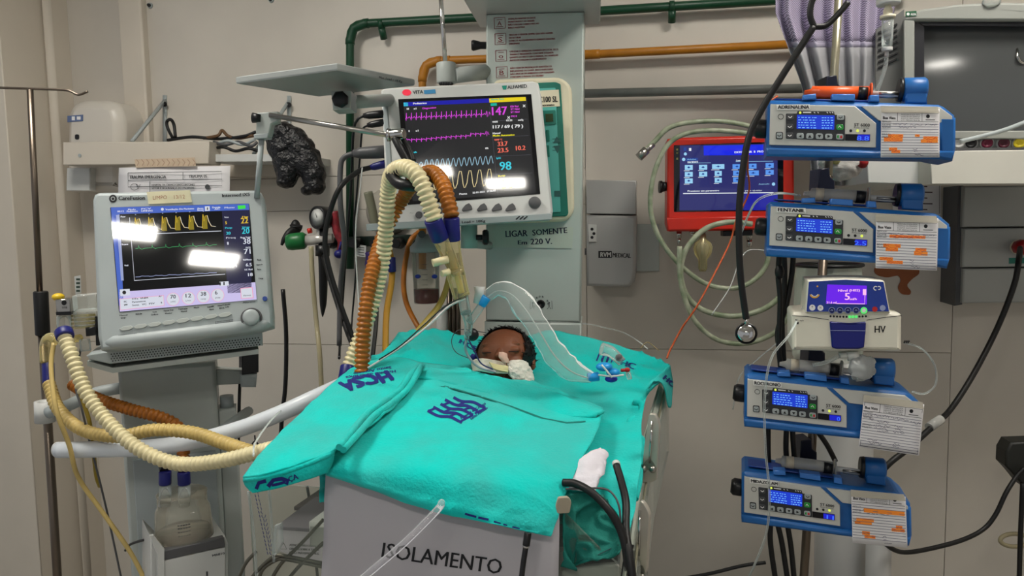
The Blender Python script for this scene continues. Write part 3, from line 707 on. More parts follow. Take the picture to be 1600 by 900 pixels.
# ---------------------------------------------------------------- centre: warmer column, patient monitor, tray
def warmer():
    A = at(759, 300, 2.06); B = at(907, 300, 2.03)
    F = Fr(A, (B-A))
    g = at(835, 700, 2.1)
    r = root('warmer_column', 'tall grey-green warmer column behind the head of the bed', 'warmer', (g.x, g.y, 0))
    wd = (B-A).length + .004; ts = F.hit(835, 503)[1]; tt = F.hit(832, 20)[1]; o = F.o.z
    CG = mat('sage_grey_enamel', (184,194,188), .32, var=.06, vs=5)
    link('upper_panel', MB().box(F, 0, wd, 0, .16, ts+.002, tt, bev=.006), CG, r)
    link('lower_panel', MB().box(F, -.003, wd+.003, -.004, .16, .04-o, ts-.002, bev=.006), CG, r)
    link('floor_base', MB().box(F, -.2, wd+.2, -.55, .2, .0-o, .04-o, bev=.01), GREY, r)
    # hood
    u1 = F.hit(936, 18)[0]; u0 = F.hit(738, 30)[0]
    link('heater_hood', MB().box(F, u0, u1, -.62, .14, tt+.001, tt+.16, bev=.006), mat('hood_grey', (178,180,178), .3), r)
    link('hood_rim', MB().box(F, u1-.012, u1+.004, -.60, .12, tt+.004, tt+.04, bev=.003), WHITE, r)
    # warning print
    m = MB(); p = F.proj(-.001)
    rows = [(36,('ATENÇÃO MANTER PACIENTE','MONITORADO E AS GRADES','NÃO UTILIZAR COBERTORES NO','BERÇO AQUECIDO')), (61,('TROCAR O SENSOR SEMPRE QUE NÃO ADERIR','OU SATURAR','CONECTE AO EQUIPAMENTO SOMENTE SENSORES','ORIGINAIS')),
            (87,('UTILIZAR O APARELHO SOMENTE EM LOCAL SECO','TENSÃO E FREQUENCIA CONFORME ETIQUETA','QUANTO AO RISCO LEIA O MANUAL DO APARELHO','ANTES DE UTILIZAR O EQUIPAMENTO')), (113,('NÃO USAR EM PRESENÇA DE ANESTÉSICOS','INFLAMÁVEIS OU GASES. RISCO EXPLOSÃO','NÃO APLICAR EM AMBIENTES COM OXIGENIO','CONFORME O MANUAL DO USUARIO'))]
    for i, (y, ls) in enumerate(rows):
        x = 772+i*1.1
        m.line(p, [(x,y-8),(x+17,y-9),(x+17.5,y+8),(x+.5,y+9)], .9, closed=True); m.text(p, ['A','S','o','B'][i], (x+5,y+4), (x+12,y+4), 7)
        m.line(p, [(x+3,y+6),(x+14,y+5.5)], .7); m.line(p, [(x+4,y-5),(x+13,y-5.5)], .7)
        for k, t in enumerate(ls): m.text(p, t, (x+22, y-5+k*4.6), (x+22+len(t)*1.85, y-5+k*4.6-len(t)*.09), 2.6, 0, bold=.35)
    link('warning_print', m, ink((140,60,66)), r)
    # control unit
    link('control_frame', MB().ppx(F, [(770,124),(876,120),(893,134),(897,330),(885,346),(775,350)], -.028, 0, bev=.008, r=.02), CREAM, r)
    link('control_panel', MB().ppx(F, [(778,132),(868,128),(876,131),(888,334),(885,338),(782,342)], -.032, -.02, bev=.002, r=.004), TEALD, r)
    link('control_face', MB().ppx(F, [(782,141),(868,137),(876,331),(785,336)], -.034, -.03, r=.003), TEAL, r)
    p = F.proj(-.0348)
    link('name_label', MB().ppx(F, [(838,142),(873,140),(875,166),(838,168)], -.0345, -.033), CREAM, r)
    m = MB(); m.text(F.proj(-.0355), 'C100 SL', (842,160), (871,159), 9, bold=.6); m.text(F.proj(-.0355), 'neonato', (846,166), (866,165), 3.5, bold=.4); link('label_print', m, I_K, r)
    link('display', MB().ppx(F, [(845,173),(868,172),(869,194),(846,195)], -.037, -.03, r=.003), TEALD, r)
    link('display_window', MB().ppx(F, [(852,178),(864,177.5),(864.5,190),(853,190.5)], -.038, -.03), mat('olive_lcd', (40,60,22), .2), r)
    for y in (212, 236): link('key', MB().ppx(F, [(853,y-9),(858,y-9),(859,y+9),(854,y+9)], -.037, -.03, bev=.001, r=.002), TEALD, r)
    m = MB(); m.q(p, [(864,224),(870,213),(876,223)]); m.q(p, [(865,228),(876,227),(871,240)]); m.rect(p, 866, 298, 876, 307)
    for y in (217,222,230,235): m.line(p, [(863,y),(877,y-.5)], .8)
    link('panel_print', m, ink((50,96,92)), r)
    # note on tape
    link('note_tape', MB().ppx(F, [(762,352),(896,355),(894,388),(764,386)], -.0022, -.0008), mat('pale_tape', (186,196,184), .5), r)
    m = MB(); p = F.proj(-.0028)
    m.text(p, 'LIGAR', (790,370.5), (824,369), 10, bold=.6); m.text(p, 'SOMENTE', (832,368), (886,364), 9, bold=.6); m.text(p, 'Em', (809,382), (823,382), 6.5, bold=.7); m.text(p, '220 V.', (829,382), (862,381), 9, bold=.7)
    link('note_writing', m, ink((30,34,60)), r)
    # sensor socket
    q = F.hit(845, 475); c = F.pt(q[0], 0, q[1]); link('sensor_socket', MB().lathe(c, -F.y, [(.012,0),(.012,.004),(.007,.004),(.006,.001)], 24), BLACK, r)
    m = MB(); p = F.proj(-.0012)
    for k, ch in enumerate('SENSOR RN'):
        a = R_(200-25*k*1.0); x = 845+11.5*cos(a); y = 475-11.5*sin(a)
        m.text(p, ch, (x-1.2,y+1.2), (x+1.2,y+1.2), 3, bold=.5)
    for x in (832, 858):
        m.disc(p, x, 473, 1.3); m.line(p, [(x,474),(x,479)], 1.4); m.line(p, [(x-3,483),(x,479),(x+3,483)], .8)
    m.line(p, [(829,470),(828,483)], .7); m.line(p, [(862,470),(863,483)], .7)
    link('socket_print', m, I_G, r)
    link('side_knob', MB().lathe(at(762,71,2.1), at(738,71,2.1)-at(762,71,2.1), [(.010,0),(.010,.02),(.014,.035),(.015,.04),(.012,.045)], 20), BLACK, r)
    # monitor arm + drip hook
    Y = 2.08; u = mpp(Y)
    link('arm_tube', MB().cyl(at(764,112,Y), at(708,118,2.0), u*11.5), GREY, r)
    link('arm_hub', MB().cyl(at(697,98,2.0), at(698,131,2.0), u*14.5, bev=.004), GREY, r)
    m = MB()
    for k in range(5): m.ell(at(689+4*k,131,1.98), .006, .006, .004)
    link('arm_screws', m, BLACK, r)
    link('arm_rod', MB().tube([at(696,102,2.0), at(687,-30,2.0)], u*3.3, 10, raw=True), CHROME, r)
    # mattress mount rail towards the bed
    link('bed_bracket', MB().box(F, .06, wd-.06, -.12, 0, F.hit(835,640)[1]-.06, F.hit(835,640)[1], bev=.004), GREY, r)
warmer()

def overhead_tray():
    z = 1.755
    r = root('instrument_tray', 'flat grey tray on an arm above the hoses, seen from below', 'tray', atz(520,135,z))
    N, L_, B_, R2 = atz(527,109,z), atz(369,130,z), atz(517,147,z), atz(648,133,z)
    B_ = L_+R2-N; h = V((0,0,.012)); m = MB(); c = (N+L_+B_+R2)/4
    def ring(k, zz): return [c+(p-c)*k+V((0,0,zz)) for p in (N, L_, B_, R2)]
    vs = ring(.99,-.001)+ring(1,.002)+ring(1,.011)+ring(.985,.013)
    fs = [(3,2,1,0),(12,13,14,15)]+[(k*4+i, k*4+(i+1) % 4, (k+1)*4+(i+1) % 4, (k+1)*4+i) for k in range(3) for i in range(4)]
    m.add(vs, [tuple(reversed(f)) for f in fs]); link('plate', m, mat('tray_grey', (158,162,160), .32, var=.08, vs=6), r)
    a = N+(R2-N)*.45; b = N+(R2-N)*.72; m = MB()
    F = Fr(N, (R2-N)); p = F.proj(-.0015); m.text(p, 'Max. Load = 10 Kg', (592,122), (628,129), 3.2, bold=.4); link('load_print', m, I_G, r)
    K = Fr(at(530,160,1.62), (1,0,0))
    link('bracket', MB().ppx(K, [(517,142),(548,142),(548,170),(520,172)], -.012, .05, bev=.003), GREY, r)
    link('arm', MB().cyl(at(545,160,1.66), at(612,156,1.9), .015), GREY, r)
    link('wing_knob', MB().lathe(K.pt(*(lambda q: (q[0], -.012, q[1]))(K.hit(534,157,-.012))), -K.y, [(.006,0),(.006,.006),(.017,.008),(.018,.016),(.012,.019),(.001,.02)], 7), BLACK, r)
overhead_tray()

MF = None
def patient_monitor():
    global MF
    S = at(790, 280, 1.84); P0 = V((-.20, -1.30, CEIL))
    n = ((CAM-S).normalized()+(P0-S).normalized()).normalized()
    F0 = Fr(S, (1,0,0), n=n); g = lambda a: F0.pt(*(lambda q: (q[0], 0, q[1]))(F0.hit(*a)))
    F = Fr(S, g((841,128))-g((597,140)), n=n); MF = F
    tr = root('monitor_shelf', 'white shelf carrying the patient monitor, clamped to the column', 'shelf', at(718,355,1.9))
    T = Fr(at(572,356,1.80), at(862,336,1.80)-at(572,356,1.80))
    link('plate', MB().ppx(T, [(572,350),(862,333),(863,343),(572,361)], 0, .24, bev=.002), LGREY, tr)
    m = MB(); m.text(T.proj(-.0008), 'Max. Load = 10Kg', (706,350), (758,347), 4, bold=.5)
    for k in range(3): m.line(T.proj(-.0008), [(806+6*k,343),(812+6*k,338)], 2)
    link('load_print', m, I_K, tr)['kind'] = 'stuff'
    link('clamp_post', MB().cyl(at(733,350,1.92), at(733,388,1.92), mpp(1.92)*13), mat('sage_post', (160,184,176), .35), tr)
    link('clamp_knob', MB().cyl(at(744,371,1.90), at(757,371,1.90), .007).lathe(at(754,371,1.90), V((1,0,0)), [(.016,0),(.020,.004),(.020,.012),(.015,.016)], 7), BLACK, tr)
    link('arm', MB().cyl(at(733,380,1.92), at(768,384,2.08), .012), GREY, tr)
    r = root('patient_monitor', 'white patient monitor with coloured heart traces beside the warmer column', 'monitor', at(725,350,1.86))
    link('casing', MB().ppx(F, [(595,141),(600,137),(832,126),(841,129),(846,150),(864,330),(860,337),(620,352),(609,349),(604,330)], 0, .075, bev=.006), WHITE, r)
    link('casing_back', MB().ppx(F, [(612,160),(830,150),(845,325),(625,338)], .075, .13, bev=.0), LGREY, r)
    link('side_grip', MB().ppx(F, [(596,146),(604,146),(618,348),(610,346)], -.004, .05, bev=.003), LGREY, r)
    link('screen_glass', MB().ppx(F, [(622,155),(830,147),(844,303),(637,320)], -.001, .002, r=.0015), mat('screen_black', (9,10,14), .05), r)
    c = lambda x, y: (610+x/4.284, 130+y/4.284)
    p0 = F.proj(-.0014); p = F.proj(-.0018)
    mats = [glow((24,24,160)), glow((226,204,20)), glow((216,70,220)), glow((66,150,190)), glow((222,204,150)), glow((230,230,230)), glow((60,205,225)), glow((240,110,90)), glow((235,225,30)), glow((20,170,150)), glow((70,70,78)), glow((150,190,210)), glow((34,34,36))]
    m = MB()
    m.q(F.proj(-.0011), [c(85,125), c(912,92), c(975,735), c(150,790)], 12)
    m.q(p0, [c(90,128), c(660,102), c(662,130), c(92,155)], 0); m.q(p0, [c(660,102), c(905,92), c(908,118), c(663,130)], 1)
    m.q(p0, [c(670,135), c(712,133), c(713,150), c(671,152)], 9); m.q(p0, [c(88,130), c(118,129), c(119,153), c(90,155)], 6)
    def base(y0): return lambda x: y0-(x-100)*.045
    b = base(232)
    pts = []
    for k in range(17):
        x = 102+k*33.5; 
        if x > 620: pts += [(x,b(x)),(x+6,b(x)-22),(x+10,b(x)+18),(x+14,b(x)-18),(x+20,b(x)+14),(x+26,b(x)-16),(x+32,b(x))]
        else: pts += [(x,b(x)+2),(x+3,b(x)+18),(x+5,b(x)-32),(x+9,b(x)+4),(x+18,b(x)),(x+24,b(x)-8),(x+30,b(x)+1)]
    m.line(p, [c(*q) for q in pts], 1.0, 2)
    pts = []
    for k in range(17):
        x = 106+k*33; y = 380-(x-100)*.03-14*max(0, sin((x-200)/200)) - (12 if x > 520 else 0)
        if x > 610: pts += [(x,y),(x+6,y-20),(x+12,y+14),(x+18,y-16),(x+26,y+4)]
        else: pts += [(x,y),(x+2,y+16),(x+4,y-10),(x+8,y),(x+18,y-4),(x+28,y+1)]
    m.line(p, [c(*q) for q in pts], 1.0, 2)
    pts = []
    for k in range(15):
        x = 150+k*36; d = 14 if k < 2 else 28; y = 545-k*2
        pts += [(x,y+d),(x+6,y+d*.6),(x+15,y-d*.9),(x+21,y-d*1.1),(x+27,y-d*.4),(x+33,y+d*.7)]
    pts = [q for q in pts if q[0] < 690]
    m.line(p, [c(*q) for q in pts], 1.0, 11)
    pts = []
    for k in range(8):
        x = 180+k*65; y = 672-k*5
        pts += [(x,y+38),(x+8,y+20),(x+14,y-30),(x+22,y-62),(x+34,y-62),(x+40,y-30),(x+46,y+20),(x+54,y+48),(x+62,y+44)]
    m.line(p, [c(*q) for q in pts if q[0] < 700], 1.1, 4)
    for t, a, b2, h, q in (('147',(680,215),(780,210),13,2),('117 / 69 ( 79 )',(685,303),(885,296),5,5),('33.7',(718,422),(783,418),7,7),('23.5',(718,465),(788,461),7,7),('10.2',(840,450),(902,446),7,7),('98',(732,582),(808,578),13,6),('38',(745,705),(822,700),13,8)):
        m.text(p, t, c(*a), c(*b2), h, q, bold=.8)
    for t, a, b2, q in (('Pediatrico',(152,142),(242,138),5),('II',(110,178),(122,177),5),('x1',(155,176),(172,175),5),('Diagnostico',(215,174),(305,168),2),('I',(122,326),(126,326),5),('x1',(168,324),(186,323),5),('Pleth',(132,470),(175,466),6),('ESV Rel',(803,162),(855,160),2),('ST Nivl',(805,180),(862,178),2),('ST Nivl',(805,200),(862,197),2),('PVC 0',(808,228),(845,226),2),
        ('PANI',(684,265),(716,263),5),('02:22',(775,255),(815,253),5),('mmHg',(855,252),(888,250),5),('Manual',(685,342),(735,338),5),('Modo: Automatico',(686,358),(830,350),8),('TEMP °C',(694,386),(748,383),7),('SpO2',(708,508),(738,506),6),('Resp',(722,628),(768,622),8),('Pausa',(462,748),(512,744),5),('25-01-2021  17:36:02',(550,740),(705,724),5),('0%',(635,442),(655,440),5),('Alarme Ativo',(672,115),(760,110),9)):
        m.text(p, t, c(*a), c(*b2), 2.8, q, bold=.5)
    for L in ([(672,255),(915,240)],[(675,362),(925,350)],[(690,490),(940,478)],[(705,610),(950,600)],[(665,160),(720,745)]): m.line(p0, [c(*q) for q in L], .6, 10)
    for x, y in ((895,152),(792,230)): m.line(p, [c(x-8,y-8), c(x+8,y+8)], 1, 5); m.line(p, [c(x+8,y-8), c(x-8,y+8)], 1, 5)
    link('screen_display', m, mats, r)
    m = MB(); p = F.proj(-.0008)
    m.disc(p, 635.5, 144.5, 7, 0, 20, 5); m.text(p, 'VITA', (645,147), (661,146), 5.5, 1, bold=.5); m.q(p, [(662,141),(680,139.5),(681,146),(663,147)], 2)
    m.q(p, [(784,134),(792,133.5),(791,140),(786,140)], 3); m.text(p, 'ALFAMED', (793,139), (823,137), 5.5, 1, bold=.5)
    m.disc(p, 663, 333, 1.2, 1); m.text(p, '~', (640,334), (646,334), 3, 1)
    link('casing_print', m, [glow((240,60,80)), I_G, ink((60,140,190)), ink((30,140,120))], r)['kind'] = 'stuff'
    for px in (729, 752.5, 775.5, 797):
        link('key', MB().ppx(F, [(px-8,328),(px-2,320),(px+4,317),(px+8,322),(px+9,327),(px-6,330)], -.005, .001, bev=.001, r=.002), DGREY, r)
    for px, py, q in ((655,336,5.5),(686,329,6.5),(710,326,6)):
        h = F.hit(px, py); o = F.pt(h[0], 0, h[1]); link('key', MB().cyl(o, o-F.y*.005, mpp(1.85)*q, bev=.001), DGREY, r)
    h = F.hit(835.5, 317); o = F.pt(h[0], 0, h[1]); u = mpp(1.85)
    link('knob', MB().lathe(o, -F.y, [(u*9.5,0),(u*9.5,.004),(u*8.5,.012),(u*7,.014),(.0005,.014)], 28), DGREY, r)
    # plugs on its left side
    def plug(nm, a, b, ra, m2, lab, cab, rc=2.2, m3=None):
        q = root(nm, lab, 'cable', at(*cab[-1]))
        link('plug', MB().tube([at(*a), at(*a).lerp(at(*b),.25), at(*a).lerp(at(*b),.7), at(*b)], [ra*.6,ra*.9,ra,ra], 14, raw=True), m2, q)
        link('cable', MB().tube([at(*a)]+[at(*x) for x in cab], u*rc, 10, n=8), m3 or m2, q)
    plug('sensor_cable', (568,181,1.88), (600,178,1.88), .010, BLACK, 'upper thin black lead plugged into the monitor side', [(558,188,1.88),(552,210,1.9),(548,300,1.95),(540,400,1.98),(532,520,2.0),(530,560,1.9)])
    plug('sensor_cable', (574,196,1.88), (600,191,1.88), .009, BLACK, 'second black lead plugged just under the upper one', [(566,205,1.88),(562,250,1.9),(556,320,1.92),(553,352,1.95),(556,420,1.95),(550,500,1.95),(548,540,1.8)], 1.6)
    plug('sensor_cable', (552,240,1.88), (602,237,1.88), .016, DGREY, 'thick dark grey lead plugged mid-height into the monitor side', [(538,246,1.88),(532,262,1.88),(532,320,1.88),(538,380,1.9),(532,450,1.95),(530,540,1.95)], 4.4)
    plug('sensor_cable', (578,262,1.88), (602,256,1.88), .010, NAVY, 'black lead with a navy plug lowest on the monitor side', [(560,268,1.85),(532,292,1.8),(516,330,1.8),(508,370,1.8),(512,410,1.8),(530,470,1.8),(556,540,1.8)], 4, RUBBER)
patient_monitor()

def clear_line(pts, r, m, label, name='infusion_line', cat='tube'):
    P = [at(*p) for p in pts]; o = link(name, MB().tube(P, r, 8, n=8), m, origin=P[0]); return tag(o, label, cat)
clear_line([(566,262,1.84),(562,300,1.80),(556,350,1.8),(556,400,1.8),(560,470,1.8),(562,520,1.75),(560,545,1.7)], .0016, WHITE, 'thin white lead hanging beside the thick grey lead')

def wall_gas():
    # suction and oxygen fittings left of the monitor shelf, on the wall rail
    u = mpp(2.3)
    r = root('gas_outlet_block', 'dark metal gas outlet block with valves behind the hanging hoses', 'gas outlet', wp(590,385,-.1))
    m = MB().ppx(WF, [(498,372),(660,366),(662,382),(500,388)], -.10, -.0005, bev=.004); link('rail', m, mat('dark_green_metal', (30,44,36), .35, .4), r)
    for px in (520,560,592,625): q = wp(px, 380, -.11); link('valve', MB().cyl(q, q-WF.y*.05, .020, .015), BLACK, r)
    link('valve_cap', MB().lathe(wp(578,418,-.13), WF.z, [(.014,0),(.018,.01),(.012,.04),(.016,.05),(.01,.055)], 14), mat('purple_cap', (44,24,96), .4), r)
    link('valve_label', MB().ppx(WF, [(558,382),(572,384),(571,402),(557,400)], -.135, -.13), WHITE, r)
    mm = MB(); pp = WF.proj(-.1365)
    for k in range(4): mm.line(pp, [(560,386+k*4),(569,387+k*4)], 1)
    link('label_print', mm, I_G, r)
    r = root('flowmeter', 'oxygen flowmeter with green knob and black dial gauge', 'flowmeter', at(480,400,2.2))
    Y = 2.2
    link('green_knob', MB().tube([at(447,379,Y), at(449,379,Y), at(456,378,Y), at(474,376,Y), at(478,376,Y)], [.012,.022,.026,.026,.02], 12, raw=True), mat('green_knob', (20,104,50), .35), r)
    link('body', MB().cyl(at(476,376,Y), at(520,372,Y), .016, .014).cyl(at(500,350,Y), at(500,378,Y), .010), mat('clear_flow_tube', (200,196,190), .2, .3), r)
    link('red_mark', MB().cyl(at(481,361,Y), at(487,360,Y), .008), RED, r)
    G = at(500,340,Y-.01); ax = (V((-.55,-.83,0))).normalized()
    link('gauge', MB().lathe(G, ax, [(.032,-.03),(.034,-.005),(.034,.012),(.030,.014),(.028,.010)], 28), BLACK, r)
    link('gauge_face', MB().lathe(G+ax*.0105, ax, [(.0275,0),(.0005,.0004)], 28), WHITE, r)
    o = G+ax*.012; sd = ax.cross(V((0,0,1))); link('gauge_needle', MB().add([o+sd*.002, o-sd*.002, o+V((0,0,.018))+sd*.006], [(0,1,2)]), I_K, r)
    link('stem', MB().cyl(at(504,355,Y), at(504,385,Y), .012).cyl(at(504,383,Y), at(504,400,Y), .021), BLACK, r)
    r = root('black_hook', 'curved black wall clip left of the green flowmeter knob', 'clip', wp(450,380,-.04))
    link('clip', MB().tube([at(463,352,2.3), at(462,358,2.3), at(452,364,2.28), at(444,374,2.27), at(440,383,2.27)], lambda t: .016*(1-t)+.004, 12), RUBBER, r)
    link('mount', MB().ell(at(462,356,2.33), .016, .016, .026), RUBBER, r)
    hose('gas_hose', [(504,395,2.2),(505,430,2.2),(505,470,2.2),(504,495,2.2)], lambda t: .013*(1-t**4*.9), RUBBER, 'black hose hanging straight down to a point under the flowmeter', plain=True)
    hose('gas_hose', [(506,400,2.18),(520,450,2.1),(540,510,2.0),(560,560,1.9)], .008, RUBBER, 'black hose slanting from the flowmeter towards the bed', plain=True)
    hose('gas_hose', [(486,385,2.15),(488,430,2.15),(494,500,2.15),(500,560,2.1),(504,650,2.1)], .007, clear('milky_tube', (206,196,160), .5), 'milky tube hanging just left of the black flowmeter hose', plain=True)
    hose('gas_hose', [(522,330,2.2),(526,360,2.2),(534,380,2.2),(530,400,2.2)], .012, mat('red_striped_band', (150,40,50), .5, var=.6, vs=60), 'short red banded connector beside the dial gauge', plain=True)
    hose('gas_hose', [(575,300,2.3),(582,330,2.3),(588,360,2.3)], .014, mat('grey_green_bottle', (120,120,100), .4), 'short olive tube above the shelf end', plain=True)
    r = root('flow_plug', 'small navy round plug hanging below the gas outlet rail', 'plug', at(530,400,2.18))
    link('ball', MB().ell(at(530,397,2.18), .015, .015, .013), NAVY, r); link('cord', MB().tube([at(530,390,2.18), at(533,378,2.19)], .003, 8, raw=True), NAVY, r)
    tag(link('wall_cover', MB().ell(wp(608,330,-.01), (WF.x*.085), (-WF.y*.06), (WF.z*.085), 28, 14), mat('beige_cover', (170,164,152), .5)), 'rounded beige cover on the wall behind the hanging hoses', 'cover')
    # suction jar
    c = at(667, 474, 2.05); u = mpp(2.05)
    r = root('suction_jar', 'clear suction jar with dark red fluid under the monitor shelf', 'jar', c)
    link('cup', MB().lathe(c, V((0,0,1)), [(u*19,0),(u*20,.005),(u*21,.10),(u*22,.14),(u*23,.145)], 32, caps=False), clear('clear_jar', (226,228,220), .06), r)
    link('fluid', MB().lathe(c, V((0,0,1)), [(u*18,.002),(u*19.4,.006),(u*19.8,.040),(.001,.041)], 32), BLOOD, r)
    link('lid', MB().lathe(c+V((0,0,.142)), V((0,0,1)), [(u*22,0),(u*24,.004),(u*24,.016),(u*16,.03),(u*12,.05),(.001,.052)], 32), LGREY, r)
    link('lid_port', MB().cyl(at(659,366,2.03), at(659,366,2.01), .010), DGREY, r)
    for px in (653,679): link('band_clip', MB().ell(at(px,432,2.02), .008, .004, .006), mat('blue_clip', (40,70,180), .4), r)
    m = MB()
    for k in range(6):
        z = .04+.014*k; a0, a1 = -1.75, -1.35; rr = u*21.4
        m.add([c+V((rr*cos(a0),rr*sin(a0),z)), c+V((rr*cos(a1),rr*sin(a1),z)), c+V((rr*cos(a1),rr*sin(a1),z+.0012)), c+V((rr*cos(a0),rr*sin(a0),z+.0012))], [(0,1,2,3)])
    link('scale_marks', m, I_G, r)
    link('bracket', MB().tube([c+V((0,.03,.15)), c+V((0,.2,.15))], .012, 8, raw=True), GREY, r)
    hose('suction_tube', [(655,362,2.1),(640,380,2.08),(631,430,2.05),(634,470,2.03),(650,505,2.0),(668,530,1.95)], .0075, AMBER, 'amber suction tube bowing left of the clear jar', plain=True)
    hose('suction_tube', [(700,390,2.0),(702,430,1.98),(690,470,1.95),(668,500,1.9),(640,530,1.85),(600,560,1.80),(570,580,1.75)], .008, mat('yellow_tube', (190,166,80), .4), 'yellow suction tube sweeping down right of the clear jar', plain=True)
    hose('suction_tube', [(715,395,2.05),(726,440,2.05),(734,500,2.05),(738,560,2.0)], .005, mat('dark_amber_tube', (120,70,24), .4), 'thin brown tube hanging left of the column', plain=True)
    hose('suction_tube', [(606,380,1.9),(612,410,1.9),(612,440,1.88),(604,490,1.85),(602,560,1.8)], .008, mat('mustard_tube', (178,128,30), .4), 'mustard tube hanging right of the hanging hoses', plain=True, ends=[((612,402,1.88),(613,425,1.88),.010,NAVY,'cuff')])
    hose('suction_tube', [(588,450,1.9),(588,500,1.85),(582,560,1.8)], .0055, RUBBER, 'thin black tube just right of the cream hose', plain=True)
    m = root('steel_pipes', 'upright grey steel pipes behind the blue catheter valve', 'pipe', at(710,540,2.2))
    for px in (702,709,716): link('tube', MB().tube([at(px,450,2.2), at(px,560,2.2)], .008, 10, raw=True), DSTEEL, m)
    r = root('white_stand', 'white plastic post behind the thin black pressure line', 'post', at(690,560,2.2))
    link('post', MB().cyl(at(691,480,2.2), at(692,570,2.2), .018), WHITE, r); link('cap', MB().cyl(at(691,478,2.2), at(691,483,2.2), .021, bev=.002), LGREY, r)
    # RVM dispenser, plate
    F = Fr(wp(955, 450, -.12), WF.x)
    r = root('paper_dispenser', 'grey wall dispenser with rounded bottom right of the column', 'dispenser', wp(955,450,-.1))
    link('lower_cover', MB().ppx(WF, [(916,336),(994,337),(994,420),(991,440),(984,449),(916,447)], -.12, -.0005, bev=.012), mat('dispenser_grey', (172,172,170), .3, var=.05), r)
    link('upper_cover', MB().ppx(WF, [(916,281),(994,282),(994,335),(916,334)], -.115, -.0005, bev=.004), mat('dispenser_grey', (172,172,170), .3), r)
    m = MB(); pp = WF.proj(-.1208); m.q(pp, [(935,392),(956,392),(956,403),(935,403)], 0); m.text(WF.proj(-.1212), 'RVM', (938,401.5), (954,401.5), 7.5, 1, bold=.6); m.text(pp, 'MEDICAL', (957,402), (985,403), 7, 0, bold=.6)
    link('name_print', m, [I_K, WHITE], r)
    r = root('power_socket', 'small white power socket beside the column edge', 'socket', wp(926,378,-.13))
    link('plate', MB().ppx(WF, [(919,350),(932,351),(932,378),(920,378)], -.126, -.1205, bev=.001), WHITE, r)
    m = MB()
    for x, y in ((925,358),(928,365),(925,371)): m.disc(WF.proj(-.1268), x, y, 2.4)
    link('sockets', m, I_K, r)
    r = root('wall_plate', 'flat grey wall plate right of the wall dispenser', 'plate', wp(1012,424,-.01))
    link('plate', MB().ppx(WF, [(992,350),(1030,350),(1030,424),(992,424)], -.02, -.0005, bev=.002), GREY, r)
wall_gas()
tag(link('gas_pipe_joint', MB().cyl(wp(919,398,-.06), wp(919,388,-.06), .012), DGREY), 'dark stub fitting tucked against the column beside the socket', 'fitting')
# ---------------------------------------------------------------- hanging breathing hoses and catheter
u15 = mpp(1.5)
hose('breathing_hose', [(542,588,1.56),(551,560,1.57),(567,518,1.58),(581,476,1.59),(592,434,1.59),(600,390,1.58),(604,340,1.56),(607,296,1.54),(614,270,1.50),(632,262,1.46),(650,272,1.43),(663,296,1.42),(673,325,1.42),(680,345,1.42)], u15*12.2, CREAMH,
     'cream corrugated hose looped over the black cradle in front of the monitor', pitch=.0105, amp=.0026, ends=[((544,572,1.56),(539,600,1.54),u15*12.5,NAVY,'cuff'),((676,342,1.42),(688,374,1.44),u15*13.4,NAVY,'cuff')])
hose('breathing_hose', [(566,600,1.50),(566,560,1.51),(569,510,1.52),(575,460,1.54),(584,415,1.57),(600,365,1.62),(622,322,1.63),(641,292,1.60),(656,276,1.56),(676,270,1.52),(692,288,1.48),(700,315,1.46),(706,340,1.45)], u15*11.2, AMBER,
     'amber corrugated hose looped behind the cream one by the monitor', pitch=.0105, amp=.0027, ends=[((705,340,1.45),(707,376,1.46),u15*12.4,NAVY,'cuff')])
